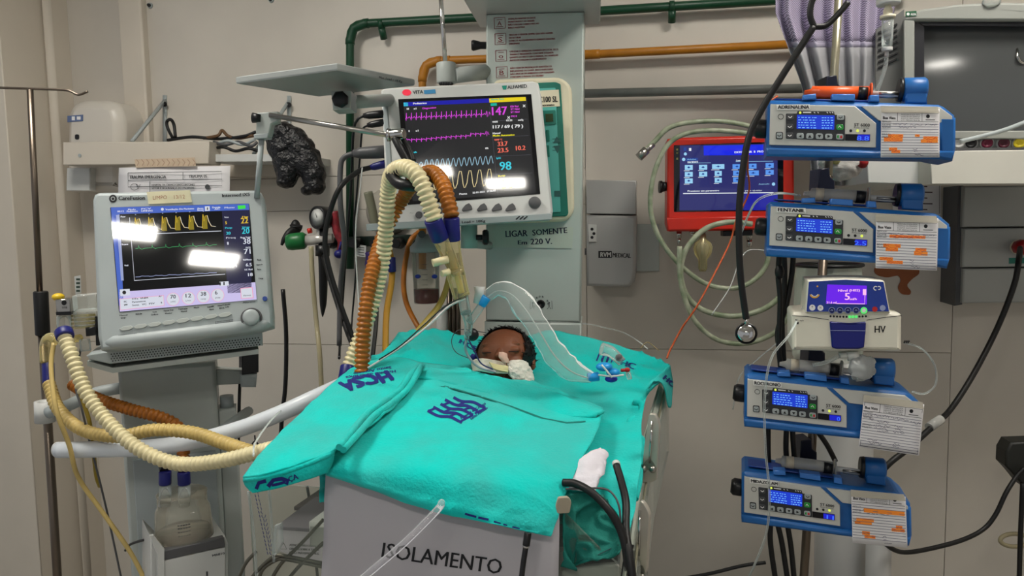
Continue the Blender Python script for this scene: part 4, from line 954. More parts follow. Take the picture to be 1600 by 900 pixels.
def y_piece():
    r = root('breathing_y_piece', 'clear yellowed Y connector hanging from the two navy cuffs', 'connector', at(705,400,1.45))
    u = mpp(1.46)
    link('cream_side_arm', MB().tube([at(688,374,1.44), at(698,395,1.45), at(712,425,1.46)], lambda t: u*(12-2*t), 16), CLEARY, r)
    link('amber_side_arm', MB().tube([at(707,376,1.46), at(710,400,1.46), at(716,430,1.46)], lambda t: u*(12-1*t), 16), CLEARY, r)
    link('stem', MB().tube([at(710,420,1.46), at(720,458,1.47), at(724,466,1.47)], lambda t: u*(15-2*t), 16), CLEARY, r)
    link('side_port', MB().cyl(at(700,405,1.44), at(676,411,1.43), u*6).cyl(at(702,424,1.44), at(690,428,1.43), u*5), CREAMH, r)
    link('inner_flap', MB().tube([at(702,392,1.455), at(714,430,1.465), at(722,460,1.47)], u*5, 10), mat('pale_yellow', (226,206,120), .3), r)
    r = root('catheter_elbow', 'clear elbow joining the Y connector to the blue catheter valve', 'connector', at(732,520,1.5))
    u = mpp(1.48)
    link('upper_tube', MB().cyl(at(723,462,1.47), at(728,490,1.48), u*8.5, bev=.001), CLEAR, r)
    link('collar', MB().cyl(at(721,458,1.47), at(723,466,1.47), u*7, bev=.001), DGREY, r)
    link('lower_tube', MB().tube([at(728,488,1.48), at(732,505,1.49), at(731,522,1.50)], lambda t: u*(8-2*t), 14), CLEAR, r)
    link('branch_tube', MB().tube([at(733,504,1.49), at(742,492,1.49), at(752,478,1.49)], u*6.5, 14), CLEAR, r)
    link('tip', MB().cyl(at(730,518,1.50), at(729,530,1.50), u*4), CLEAR, r)
    r = root('suction_catheter', 'suction catheter with bright blue valve and long clear sleeve across the baby', 'catheter', at(790,470,1.5))
    SKY = mat('sky_blue_plastic', (30,150,220), .35)
    link('valve_collar', MB().cyl(at(750,476,1.485), at(759,463,1.485), u*9.5, bev=.002), SKY, r)
    link('flush_port', MB().tube([at(745,474,1.48), at(749,458,1.48), at(749,448,1.48)], [u*6,u*7,u*9]+[u*9]*10, 10, raw=True), WHITE, r)
    P = [(761,462,1.485),(778,452,1.48),(800,458,1.47),(822,482,1.46),(845,518,1.45),(866,552,1.45),(892,577,1.45),(925,590,1.47)]
    W = [9,11,15,19,17,19,18,9]
    C = crom([at(*p) for p in P], 8); rw = crom([V((a,0,0)) for a in W], 8)
    vs = []; n = len(C); sg = 14
    for i in range(n):
        T = (C[min(i+1,n-1)]-C[max(i-1,0)]).normalized(); vw = (CAM-C[i]).normalized(); a = T.cross(vw).normalized(); b = a.cross(T)
        for k in range(sg):
            t = 2*pi*k/sg; wv = 1+.15*noise.noise(C[i]*60+V((k,0,0)))
            vs.append(C[i]+a*cos(t)*u*rw[i].x*wv+b*sin(t)*u*rw[i].x*.35*wv)
    m = MB(); m.add(vs, [(i*sg+k, i*sg+(k+1) % sg, (i+1)*sg+(k+1) % sg, (i+1)*sg+k) for i in range(n-1) for k in range(sg)], 0, True)
    link('sleeve', m, FILM, r)
    link('inner_line', MB().tube([at(x,y+3,Y) for x,y,Y in P], .0016, 8), WHITE, r)
    link('end_cuff', MB().cyl(at(918,590,1.47), at(936,588,1.47), u*7, bev=.001), SKY, r)
    link('thumb_valve', MB().ell(at(944,573,1.47), .017, .013, .009).ell(at(958,582,1.47), .014, .011, .009), SKY, r)
    link('lower_knob', MB().ell(at(955,592,1.46), .013, .011, .007), mat('cobalt_plastic', (22,34,150), .35), r)
    link('luer_lines', MB().tube([at(935,586,1.46), at(955,588,1.45), at(975,586,1.45)], .002, 6).tube([at(940,570,1.46), at(950,582,1.45), at(956,590,1.45)], .002, 6), WHITE, r)
    r = root('stopcock', 'small red capped stopcock beside the blue catheter valve', 'stopcock', at(980,582,1.5))
    link('red_cap', MB().ell(at(980,578,1.48), .006, .005, .005).cyl(at(970,579,1.48), at(978,578,1.48), .0035), mat('red_cap', (170,20,20), .35), r)
    link('body', MB().cyl(at(981,582,1.485), at(984,592,1.485), .005), CLEAR, r)
    r = root('ventilation_valve', 'clear valve with a dark grey ball lying on the sheet', 'valve', at(965,565,1.55))
    link('clear_body', MB().tube([at(940,545,1.55), at(955,550,1.54), at(972,566,1.53)], lambda t: .014-.004*t, 12), CLEAR, r)
    link('ball', MB().ell(at(967,559,1.53), .008), DGREY, r)
y_piece()
def wire(pts, r, m, label, name='thin_line', cat='tube'): return clear_line(pts, r, m, label, name, cat)
wire([(727,466,1.46),(700,480,1.45),(670,508,1.43),(630,540,1.42),(596,562,1.42),(575,575,1.42)], .0022, WHITE, 'white pressure line slanting from the Y connector to the folded drape')
wire([(727,463,1.46),(696,478,1.44),(662,508,1.42),(626,540,1.41),(592,562,1.41)], .0014, BLACK, 'thin black pressure line just above the white one')
wire([(729,530,1.50),(727,545,1.52),(734,560,1.53),(746,572,1.54),(762,578,1.545),(774,581,1.55)], .0028, mat('clear_grey_tube', (170,170,176), .25), 'clear breathing tube bending down to the baby mouth', 'breathing_tube')
wire([(731,528,1.51),(742,550,1.52),(752,568,1.53),(770,577,1.545)], .0016, mat('purple_line', (66,50,110), .4), 'fine purple line running beside the clear breathing tube', 'sensor_line')
wire([(760,520,1.60),(720,515,1.58),(706,530,1.58),(712,550,1.58),(738,562,1.58)], .0009, I_G, 'hair thin grey loop lying left of the baby head')
link('tube_mount', MB().ell(at(738,523,1.56), .014, .012, .014), BLACK)
tag(bpy.data.objects['tube_mount'], 'black round rubber knob behind the clear elbow tip', 'knob')

# ---------------------------------------------------------------- bed
def bed():
    q = at(720, 800, 1.40)
    r = root('infant_bed', 'infant warmer bed with clear acrylic sides and metal clips', 'bed', (q.x, q.y, 0))
    # bed axes measured along its right rail
    a = at(1043,575,1.70); b = at(992,900,1.02); d = (a-b); d.z = 0; d.normalize()
    F = Fr((0,0,0), V((d.y, -d.x, 0)))
    B = Fr((b.x,b.y,0), V((d.y,-d.x,0)))     # x right, y towards the head end
    # mattress
    link('mattress', MB().box(B, -.56, -.10, .12, .66, .93, .985, bev=.02), mat('mattress_vinyl', (70,110,120), .5), r)
    link('bed_deck', MB().box(B, -.59, -.06, .10, .66, .88, .925, bev=.008), WHITE, r)
    link('underbed_box', MB().box(B, -.50, -.09, .16, .64, .62, .875, bev=.01), GREY, r)
    link('pedestal', MB().box(B, -.36, -.2, .45, .60, .1, .62, bev=.02), GREY, r)
    link('base', MB().box(B, -.55, -.02, .1, .85, .04, .1, bev=.02), GREY, r)
    # right acrylic panel
    pa = at(1038,590,1.66); pb = at(1012,740,1.30); pc = at(992,905,1.03)
    R2 = Fr(pa, pc-pa, z=(0,0,1))
    v = lambda px, py: R2.hit(px, py)
    w0 = .006
    top = [(1032,598),(1006,690),(990,790),(975,905)]; bot = [(1046,598),(1034,690),(1020,790),(1008,905)]
    m = MB(); A = []; 
    for (tx, ty), Y in zip(top, (1.66,1.42,1.22,1.03)):
        p = at(tx,ty,Y); A.append([p, p+V((.016,-.002,-.028)), p+V((.016,-.002,-.16))])
    m.grid(A, sm=False); s = link('right_side_panel', m, CLEAR2, r); solid(s, .005)
    m = MB().tube([at(x,y,Y)+V((0,0,.001)) for (x, y), Y in zip(top,(1.66,1.42,1.22,1.03))], .003, 8); link('right_panel_edge', m, CLEAR2, r)
    m = MB().tube([at(x,y,Y) for (x, y), Y in zip([(1040,600),(1020,700),(1004,790),(990,905)],(1.66,1.42,1.22,1.03))], .0022, 8); link('panel_lower_edge', m, mat('olive_edge', (120,116,96), .3), r)
    for pts, Y, sc in (([(1014,646),(1024,647),(1031,662),(1026,752),(1001,756),(1006,700)], 1.30, ((1007,731),(1021,732))), ([(1000,782),(1006,786),(1015,802),(1010,896),(1000,905),(988,900),(992,850)], 1.12, ((994,897),(1005,899)))):
        K = fr_px(pts[-1], pts[3], Y, Y-.01)
        c = link('panel_clip', MB().ppx(K, pts, -.004, .004, bev=.0015, r=.008), mat('satin_metal_plate', (196,190,178), .35, .55), r)
        x, y = pts[0]; link('clip_ridge', MB().tube([K.pt(*(lambda h: (h[0], -.005, h[1]))(K.hit(px, py))) for px, py in ((pts[1][0]-4,pts[1][1]+10),(pts[3][0]-10,pts[3][1]-30))], .0022, 8, raw=True), CHROME, c)
        for sx, sy in sc: h = K.hit(sx, sy); o = K.pt(h[0], -.004, h[1]); link('clip_screw', MB().lathe(o, -K.y, [(.006,0),(.006,.004),(.003,.006),(.0005,.006)], 14), STEEL, c)
        link('screw_plate', MB().ppx(K, [(sc[0][0]-6,sc[0][1]+3),(sc[0][0]+2,sc[0][1]-12),(sc[0][0]+9,sc[0][1]-14),(sc[1][0]+3,sc[1][1]-4),(sc[1][0]+5,sc[1][1]+5)], -.0055, -.004, r=.004), CLEAR2, c)
    # foot panel of clear acrylic
    Ff = Fr(at(400,765,1.19), at(985,890,1.01)-at(400,765,1.19)); 
    link('foot_panel', MB().ppx(Ff, [(388,762),(440,757),(880,800),(984,905),(984,1000),(400,960)], .07, .075), CLEAR2, r)
    link('foot_panel_edge', MB().tube([at(388,768,1.19), at(396,830,1.19), at(402,920,1.19)], .0022, 8).tube([at(420,762,1.18), at(426,840,1.18), at(428,878,1.18)], .0022, 8), CLEAR, r)
    m = MB(); pp = Fr(Ff.o, Ff.x).proj(-.001)
    random.seed(3)
    for k in range(16):
        y = 766+k*6.4; x = 397+k*1.35
        m.line(pp, [(x,y),(x+1.5,y+4.5)], 1.3); m.line(pp, [(x+5,y),(x+3.5+random.random()*3,y+2),(x+6.5,y+5)], 1.1)
        if k > 5: m.line(pp, [(x+10,y),(x+8.5,y+5)], 1.0)
    link('panel_print', m, ink((62,64,110)), r)
    link('corner_block', MB().ppx(Ff, [(428,822),(436,820),(438,850),(430,868),(424,868)], -.01, .0, bev=.002), CLEAR, r)
    link('bed_corner_clip', MB().ppx(fr_px((870,790),(893,790),1.06,1.06), [(872,778),(888,777),(893,784),(890,802),(871,803),(868,792)], 0, .006, bev=.001, r=.003), mat('beige_clip', (170,160,140), .4), r)
    # lower tray beneath the sheet corner
    K = fr_px((880,885), (985,885), 1.12, 1.10)
    link('drawer', MB().ppx(K, [(876,889),(968,882),(968,960),(876,960)], 0, .2, bev=.004), WHITE, r)
    link('drawer_slot', MB().ppx(K, [(912,878),(960,871),(966,874),(964,884),(912,888)], .01, .1, r=.003), BLACK, r)
    link('drawer_catch', MB().ppx(K, [(945,861),(968,858),(970,866),(968,884),(948,868)], .002, .02, bev=.001), CLEAR, r)
    return r
bed()
def boxes_under():
    Y = 1.45
    def box(pts_front, top_pts, lab, dk):
        F = fr_px(pts_front[0], pts_front[1], Y, Y-.04)
        r = root('storage_box', lab, 'box', at(*pts_front[3], Y), 'storage boxes below the bed')
        link('body', MB().ppx(F, pts_front, 0, .16, bev=.004), mat('pale_box', (206,200,208), .55), r)
        A = F.hits(pts_front[:2], 0); z = A[0][1]
        link('lid', MB().box(F, A[0][0]-.002, A[1][0]+.002, -.002, .162, z-.002, z+.006, bev=.002), dk, r)
        return F, r
    F, r = box([(434,826),(560,835),(560,905),(434,862)], None, 'larger white box with a grey lid and black print below the bed', mat('lid_grey', (104,98,108), .5))
    m = MB(); p = F.proj(-.001); m.line(p, [(443,848),(448,858),(437,858)], 1, closed=True)
    for k, t in enumerate(('ATENÇÃO: NÃO COLOQUE','OBJETOS SOBRE A TAMPA','PESO MÁXIMO 2 KG')): m.text(p, t, (452,853+k*6), (498,855+k*6), 3.4, bold=.5)
    link('print', m, I_K, r)
    Y = 1.56
    box([(461,796),(560,799),(560,822),(461,817)], None, 'smaller white tray with a dark lid standing on the larger box', mat('lid_brown', (64,50,50), .5))
    r = root('wire_basket', 'bent grey wire frame under the bed, left of the sheet', 'basket', at(440,890,1.3))
    m = MB()
    for pts in ([(392,905),(402,892),(424,872),(440,868),(505,880)], [(404,905),(412,888),(430,876),(446,874),(505,886)], [(424,905),(440,880),(470,850),(505,812)], [(450,905),(470,882),(505,848)], [(372,905),(384,880),(400,862)]):
        m = MB().tube([at(x,y,1.26) for x, y in pts], .0032, 8); link('wire', m, mat('olive_grey_wire', (96,94,84), .35, .6), r)
boxes_under()

# ---------------------------------------------------------------- linen
def logo(pr, corners, reverse=False):
    """the wavy four-letter hospital mark inside a parallelogram: corners of baseline start, baseline end, and height in px"""
    m = MB(); (p0, p1, h, amp, skew) = corners
    d = V(p1)-V(p0); L = d.length; ux = d/L; up = V((ux.y, -ux.x))
    def warp(x, y, tx, ty):
        q = V((x,y)); s = amp*sin(2*pi*tx*1.15+.4); q += up*s*1.0 + ux*(ty*h*skew)
        return q
    m.text(pr, 'HCSA', p0, p1, h, 0, warp=warp, bold=2.0)
    return m, ux, up, L
def teal_sheet():
    rows = [[(588,566,1.80),(622,530,1.84),(660,519,1.86),(740,528,1.88),(800,530,1.88),(868,521,1.87),(950,537,1.84),(1000,553,1.78),(1046,572,1.70)],
            [(570,585,1.72),(630,560,1.76),(670,556,1.76),(740,570,1.74),(800,575,1.74),(868,560,1.76),(950,568,1.75),(1000,580,1.70),(1040,592,1.64)],
            [(545,610,1.62),(620,595,1.64),(680,598,1.64),(740,606,1.62),(810,608,1.62),(868,600,1.62),(940,596,1.63),(985,606,1.60),(1014,618,1.55)],
            [(520,650,1.48),(600,645,1.48),(680,650,1.46),(740,655,1.46),(810,655,1.46),(868,640,1.50),(940,628,1.52),(980,640,1.48),(1003,655,1.43)],
            [(500,700,1.34),(590,700,1.34),(680,705,1.33),(740,712,1.33),(810,712,1.33),(868,700,1.35),(925,690,1.37),(970,700,1.34),(1003,712,1.30)],
            [(500,760,1.22),(590,765,1.21),(680,770,1.20),(740,775,1.19),(810,780,1.19),(868,775,1.19),(925,765,1.21),(965,775,1.20),(993,790,1.17)],
            [(500,790,1.185),(590,800,1.18),(680,805,1.17),(740,812,1.16),(810,820,1.14),(868,820,1.13),(920,812,1.14),(955,820,1.13),(982,840,1.11)]]
    G = cloth(rows, 14, 14, .0085, 9, 1)
    m = MB().grid(G); r = root('under_sheet', 'teal cotton sheet spread under the baby and over the bed edges', 'sheet', at(800,640,1.5))
    o = link('sheet', m, CLOTH, r); solid(o, .002)
    bv = m.bvh(); pr = surf_proj(bv, .002)
    q, ux, up, L = logo(pr, ((716,537),(752,552),7,1,0)); link('print', q, PRINT, r)
    q = MB()
    for k, (x, y) in enumerate(((936,551),(943,555),(950,559))):
        q.line(pr, [(x-4,y+14),(x+2,y-2)], 2.2); q.line(pr, [(x+3,y+14),(x+8,y)], 2.0)
    q.text(pr, 'HC', (968,570), (990,578), 9, 0, bold=2)
    link('print', q, PRINT, r)
    # turned-down flap at the right back corner
    rows = [[(960,560,1.72),(1000,556,1.73),(1046,571,1.69)],[(990,600,1.60),(1020,592,1.60),(1049,585,1.62)],[(1000,628,1.52),(1012,622,1.53),(1050,610,1.60)],[(1006,612,1.55),(1018,600,1.56),(1046,634,1.60)]]
    rows = [[(1008,610,1.50),(1020,594,1.56),(1034,582,1.61),(1047,570,1.66)],[(1012,612,1.50),(1026,600,1.55),(1040,596,1.60),(1050,592,1.65)],[(1016,606,1.50),(1030,598,1.54),(1043,616,1.59),(1050,620,1.64)],[(1020,600,1.50),(1034,600,1.54),(1044,636,1.59),(1047,630,1.64)]]
    m = MB().grid(cloth(rows, 6, 6, .003, 20, 4)); o = link('corner_flap', m, CLOTH, r); solid(o, .002)
    pr = surf_proj(m.bvh(), .002); q = MB().text(pr, 'HC', (1034,592), (1048,604), 8, 0, bold=1.5); link('print', q, PRINT, r)
    # bunched edge along the right rail
    P = [(990,628,1.50),(1002,632,1.49),(996,650,1.46),(984,660,1.44),(992,676,1.41),(1003,690,1.38),(1002,716,1.33),(998,745,1.27),(994,780,1.20)]
    m = MB().tube([at(*p) for p in P], lambda t: .006+.002*sin(t*23), 8, n=6); link('bunched_edge', m, CLOTH, r)
    for k, (x, y, Y, a, b) in enumerate(((650,548,1.78,.10,.030),(905,552,1.78,.12,.030))):
        pass
teal_sheet()
def main_blanket():
    rows = [[(640,568,1.60),(680,571,1.60),(728,577,1.59),(775,590,1.57),(805,594,1.56),(845,602,1.54),(895,622,1.48),(942,640,1.43)],
            [(600,600,1.49),(650,598,1.49),(705,602,1.49),(760,614,1.48),(800,620,1.47),(845,632,1.44),(895,648,1.40),(940,655,1.37)],
            [(570,640,1.36),(630,640,1.36),(690,643,1.35),(750,650,1.34),(800,656,1.34),(845,664,1.32),(890,674,1.30),(930,682,1.29)],
            [(540,685,1.23),(605,685,1.23),(670,688,1.22),(735,694,1.21),(790,700,1.21),(835,708,1.20),(875,714,1.20),(910,716,1.21)],
            [(515,722,1.14),(590,725,1.13),(660,733,1.12),(730,744,1.11),(785,752,1.105),(828,760,1.11),(862,764,1.12),(888,760,1.14)],
            [(510,738,1.13),(580,755,1.11),(650,775,1.10),(725,792,1.085),(780,803,1.075),(820,810,1.075),(850,812,1.08),(873,800,1.10)],
            [(510,742,1.14),(575,761,1.12),(645,786,1.105),(720,806,1.085),(775,819,1.07),(815,828,1.07),(840,834,1.07),(858,839,1.075)]]
    r = root('blanket', 'large teal cotton blanket with a wavy navy logo covering the baby', 'blanket', at(740,700,1.3))
    m = MB().grid(cloth(rows, 14, 14, .0040, 8, 2)); o = link('sheet', m, CLOTH, r); solid(o, .003)
    pr = surf_proj(m.bvh(), .0022)
    # logo: wavy bands forming the letters, then two small lines of text
    q = MB()
    def wp_(s, t):   # parallelogram 668..757 x 622..660
        x = 668+s*54+t*36*.8; y = 645+s*15-t*23*.8+(1.8*sin(s*9-1.2))
        return (x, y)
    for k, t in enumerate((0,.25,.5,.75,1.0)):
        s0, s1 = ((0,1),(0,.95),(.04,.98),(.0,.95),(.08,1))[k]
        q.line(pr, [wp_(s0+(s1-s0)*i/16, t*1.25) for i in range(17)], 4.4)
    for s, t0, t1 in ((.02,0,.25),(.10,.5,.75),(.38,.75,1.0),(.30,.25,.5),(.62,0,.25),(.70,.5,.75),(.94,0,.5),(.97,.6,1)):
        q.line(pr, [wp_(s, t0*1.25), wp_(s+.05, t1*1.25)], 3.4)
    q.text(pr, 'Hospital da Criança', (721,657), (759,633), 4.2, bold=.6); q.text(pr, 'Santo Antonio', (736,658), (762,640), 4.2, bold=.6)
    link('print', q, PRINT, r)
    q = MB()
    for a, b in (((727,802),(745,807)),((748,808),(764,812)),((772,815),(782,818)),((786,819),(792,821)),((800,823),(812,826))): q.line(pr, [a, b], 3)
    link('edge_print', q, PRINT, r)
    # hem band folded over at the top
    rows = [[(648,577,1.585),(700,580,1.585),(750,588,1.575),(800,598,1.55),(850,610,1.52),(900,628,1.46),(944,646,1.42)],
            [(648,584,1.555),(700,589,1.555),(750,600,1.545),(800,612,1.52),(850,626,1.485),(900,642,1.43),(938,650,1.40)],
            [(646,592,1.53),(700,602,1.52),(750,616,1.505),(800,632,1.475),(850,650,1.435),(890,656,1.41),(932,654,1.39)]]
    rows = [[(x,y,Y-.026) for x,y,Y in rr] for rr in rows]
    m = MB().grid(cloth(rows, 8, 6, .003, 14, 5)); o = link('hem_fold', m, CLOTH, r); solid(o, .006, 1)
    pr2 = surf_proj(m.bvh(), .004); q = MB().line(pr2, [(652,583),(700,588),(745,594),(800,600)], 1.2); link('stitching', q, SEAM, r)
    q = MB().line(pr, [(646,597),(700,606),(748,620),(800,637),(848,655),(885,662),(915,660)], 2.0); link('stitching', q, SEAM, r)
    rows = [[(936,646,1.41),(944,643,1.41),(946,650,1.40)],[(934,656,1.38),(942,655,1.38),(943,662,1.37)]]
main_blanket()
def folded_drape():
    rows = [[(553,573,1.56),(590,563,1.57),(630,562,1.57),(664,570,1.56)],
            [(520,600,1.46),(560,592,1.46),(605,592,1.46),(645,600,1.46)],
            [(478,640,1.34),(525,632,1.34),(570,634,1.34),(612,640,1.33)],
            [(436,682,1.22),(482,678,1.22),(526,680,1.21),(560,680,1.20)],
            [(398,724,1.12),(440,722,1.12),(485,714,1.12),(528,702,1.13)],
            [(380,748,1.085),(420,742,1.085),(470,727,1.10),(522,706,1.12)]]
    r = root('folded_drape', 'folded teal surgical drape with upside-down navy logo at the bed left edge', 'drape', at(500,660,1.25))
    m = MB().grid(cloth(rows, 14, 14, .0028, 12, 3)); o = link('top_layer', m, CLOTH, r); solid(o, .004)
    pr = surf_proj(m.bvh(), .003)
    q, ux, up, L = logo(pr, ((606,586),(524,609),-0+14,1.2,.55))
    q = MB()
    def wf(x, y, tx, ty): return (x+ty*8+1.5*sin(tx*7), y+1.4*sin(tx*9))
    for k in (0,1.1,2.2): q.text(pr, 'HCSA', (605,580+k), (530,598+k), 14, 0, warp=wf, bold=2.8)
    q.text(pr, 'Hospital da Criança', (618,580), (541,590), 4, bold=.7); q.text(pr, 'Santo Antonio', (611,574), (553,584), 4.2, bold=.7)
    link('print', q, PRINT, r)
    # rolled double rim on the right
    for k, (dx, dy, nm) in enumerate(((0,0,'rolled_rim'),(9,5,'rolled_rim'))):
        P = [(655+dx*.3,571,1.53),(640+dx,587+dy*.4,1.47),(626+dx,607+dy*.6,1.41),(600+dx,627+dy,1.34),(575+dx,645+dy,1.27),(553+dx,670+dy,1.19),(530+dx*.7,699+dy*.8,1.11)]
        link(nm, MB().tube([at(*p) for p in P], lambda t: .0065-.001*t, 10, n=6), CLOTH, r)
    # second layer under the lower edge, with large navy letters
    rows = [[(380,750,1.085),(420,745,1.086),(470,730,1.10),(522,710,1.12)],[(384,760,1.088),(422,754,1.09),(474,740,1.10),(520,722,1.12)],[(395,769,1.092),(430,763,1.094),(470,752,1.10),(512,738,1.12)]]
    m = MB().grid(cloth(rows, 8, 6, .001, 30, 6)); o = link('lower_layer', m, CLOTHD if False else CLOTH, r); solid(o, .003)
    pr = surf_proj(m.bvh(), .0022); q = MB()
    q.line(pr, [(401,763),(405,753),(416,750)], 6); q.line(pr, [(419,759),(427,749),(440,747),(450,750),(447,756)], 6.5); q.line(pr, [(425,757),(436,755),(446,752)], 4); q.text(pr, 'ÇA', (452,752), (466,747), 8, bold=.8)
    link('print', q, PRINT, r)
    link('rounded_edge', MB().tube([at(381,750,1.086), at(420,744,1.087), at(470,729,1.10), at(522,708,1.12)], .004, 10, n=6), CLOTH, r)
folded_drape()
def lower_sheet():
    rows = [[(880,775,1.12),(905,770,1.14),(935,778,1.15),(960,800,1.14),(975,820,1.12)],[(878,800,1.11),(905,798,1.13),(930,812,1.13),(955,822,1.12),(975,835,1.11)],[(876,840,1.11),(900,842,1.12),(925,845,1.11),(950,850,1.10),(972,848,1.10)],[(874,884,1.10),(895,886,1.11),(915,880,1.10),(945,862,1.10),(972,852,1.10)]]
    m = MB().grid(cloth(rows, 14, 12, .012, 16, 9)); r = root('crumpled_drape', 'crumpled dark teal drape tucked under the bed corner by the sign', 'drape', at(925,830,1.12))
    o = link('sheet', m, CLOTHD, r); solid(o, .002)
    pr = surf_proj(m.bvh(), .002); link('hem', MB().line(pr, [(876,872),(910,875),(935,868),(965,852)], 1.6), ink((14,60,60)), r)
    rows = [[(905,722,1.20),(920,712,1.22),(940,706,1.24),(944,716,1.23)],[(900,740,1.17),(918,730,1.18),(938,730,1.19),(942,738,1.19)],[(892,756,1.15),(912,752,1.15),(930,750,1.15),(936,750,1.15)],[(890,764,1.13),(908,764,1.13),(922,766,1.13),(930,768,1.13)]]
    m = MB().grid(cloth(rows, 8, 8, .005, 30, 12)); o = link('white_wrap', m, mat('white_cotton', (216,212,220), .9, bump=.2, bs=200)); solid(o, .006); tag(o, 'white cotton wrap peeking out from under the blanket edge', 'cloth')
lower_sheet()
def sign():
    r = root('paper_sign', 'white paper sign reading ISOLAMENTO on the foot of the bed', 'sign', at(690,900,1.08))
    rows = [[(510,728,1.175),(630,752,1.145),(760,785,1.12),(874,790,1.105)],[(507,790,1.17),(630,800,1.14),(760,815,1.11),(874,830,1.10)],[(505,850,1.165),(628,862,1.135),(757,870,1.105),(873,880,1.09)],[(500,930,1.16),(624,935,1.13),(754,942,1.10),(872,948,1.085)]]
    m = MB().grid(cloth(rows, 8, 6, .0012, 12, 15)); o = link('sheet', m, mat('sign_paper', (186,182,187), .8, var=.06, vs=4), r); solid(o, .0006)
    pr = surf_proj(m.bvh(), .0012)
    q = MB().text(pr, 'ISOLAMENTO', (596,870), (782,897), 23.5, bold=.9); link('lettering', q, I_K, r)
    T = MB(); q = at(683,797,1.055); link('clear_tube', T.tube([at(690,785,1.075), q, at(630,850,1.03), at(565,905,1.01), at(530,935,1.0)], .0055, 12), clear('clear_tube_wall', (236,236,240), .14, .06))
    tag(bpy.data.objects['clear_tube'], 'thick clear tube crossing in front of the paper sign', 'tube')
    r = root('probe_cable', 'black sensor probe lead hanging down the right of the sign', 'cable', at(820,870,1.04))
    link('probe', MB().cyl(at(825,832,1.05), at(822,853,1.045), .0055, bev=.001), BLACK, r)
    link('ring', MB().cyl(at(822,852,1.045), at(821.5,855,1.045), .0048), CHROME, r)
    link('lead', MB().tube([at(821.5,855,1.045), at(817,885,1.04), at(812,930,1.03)], .0042, 10), BLACK, r)
sign()
hose('monitor_cable', [(880,754,1.13),(900,756,1.12),(925,770,1.10),(950,795,1.08),(968,825,1.07),(978,860,1.06),(984,920,1.05)], .0062, RUBBER, 'black cable curving from under the blanket down the bed corner', 'cable', plain=True)
hose('monitor_cable', [(963,727,1.20),(970,750,1.17),(978,785,1.12),(978,830,1.08),(984,870,1.05),(992,930,1.03)], .0062, RUBBER, 'black cable with a white tip standing up at the bed right corner', 'cable', plain=True, ends=[((962,722,1.21),(964,729,1.20),.0066,WHITE,'white_tip')])
hose('monitor_cable', [(884,764,1.12),(915,763,1.12),(945,764,1.11),(960,775,1.10),(968,795,1.09),(970,830,1.085)], .0016, DGREY, 'thin grey lead arching over the crumpled drape', 'cable', plain=True)
hose('monitor_cable', [(986,850,1.08),(978,880,1.07),(972,930,1.06)], .005, RUBBER, 'short black cable inside the bundle at the bed corner', 'cable', plain=True)
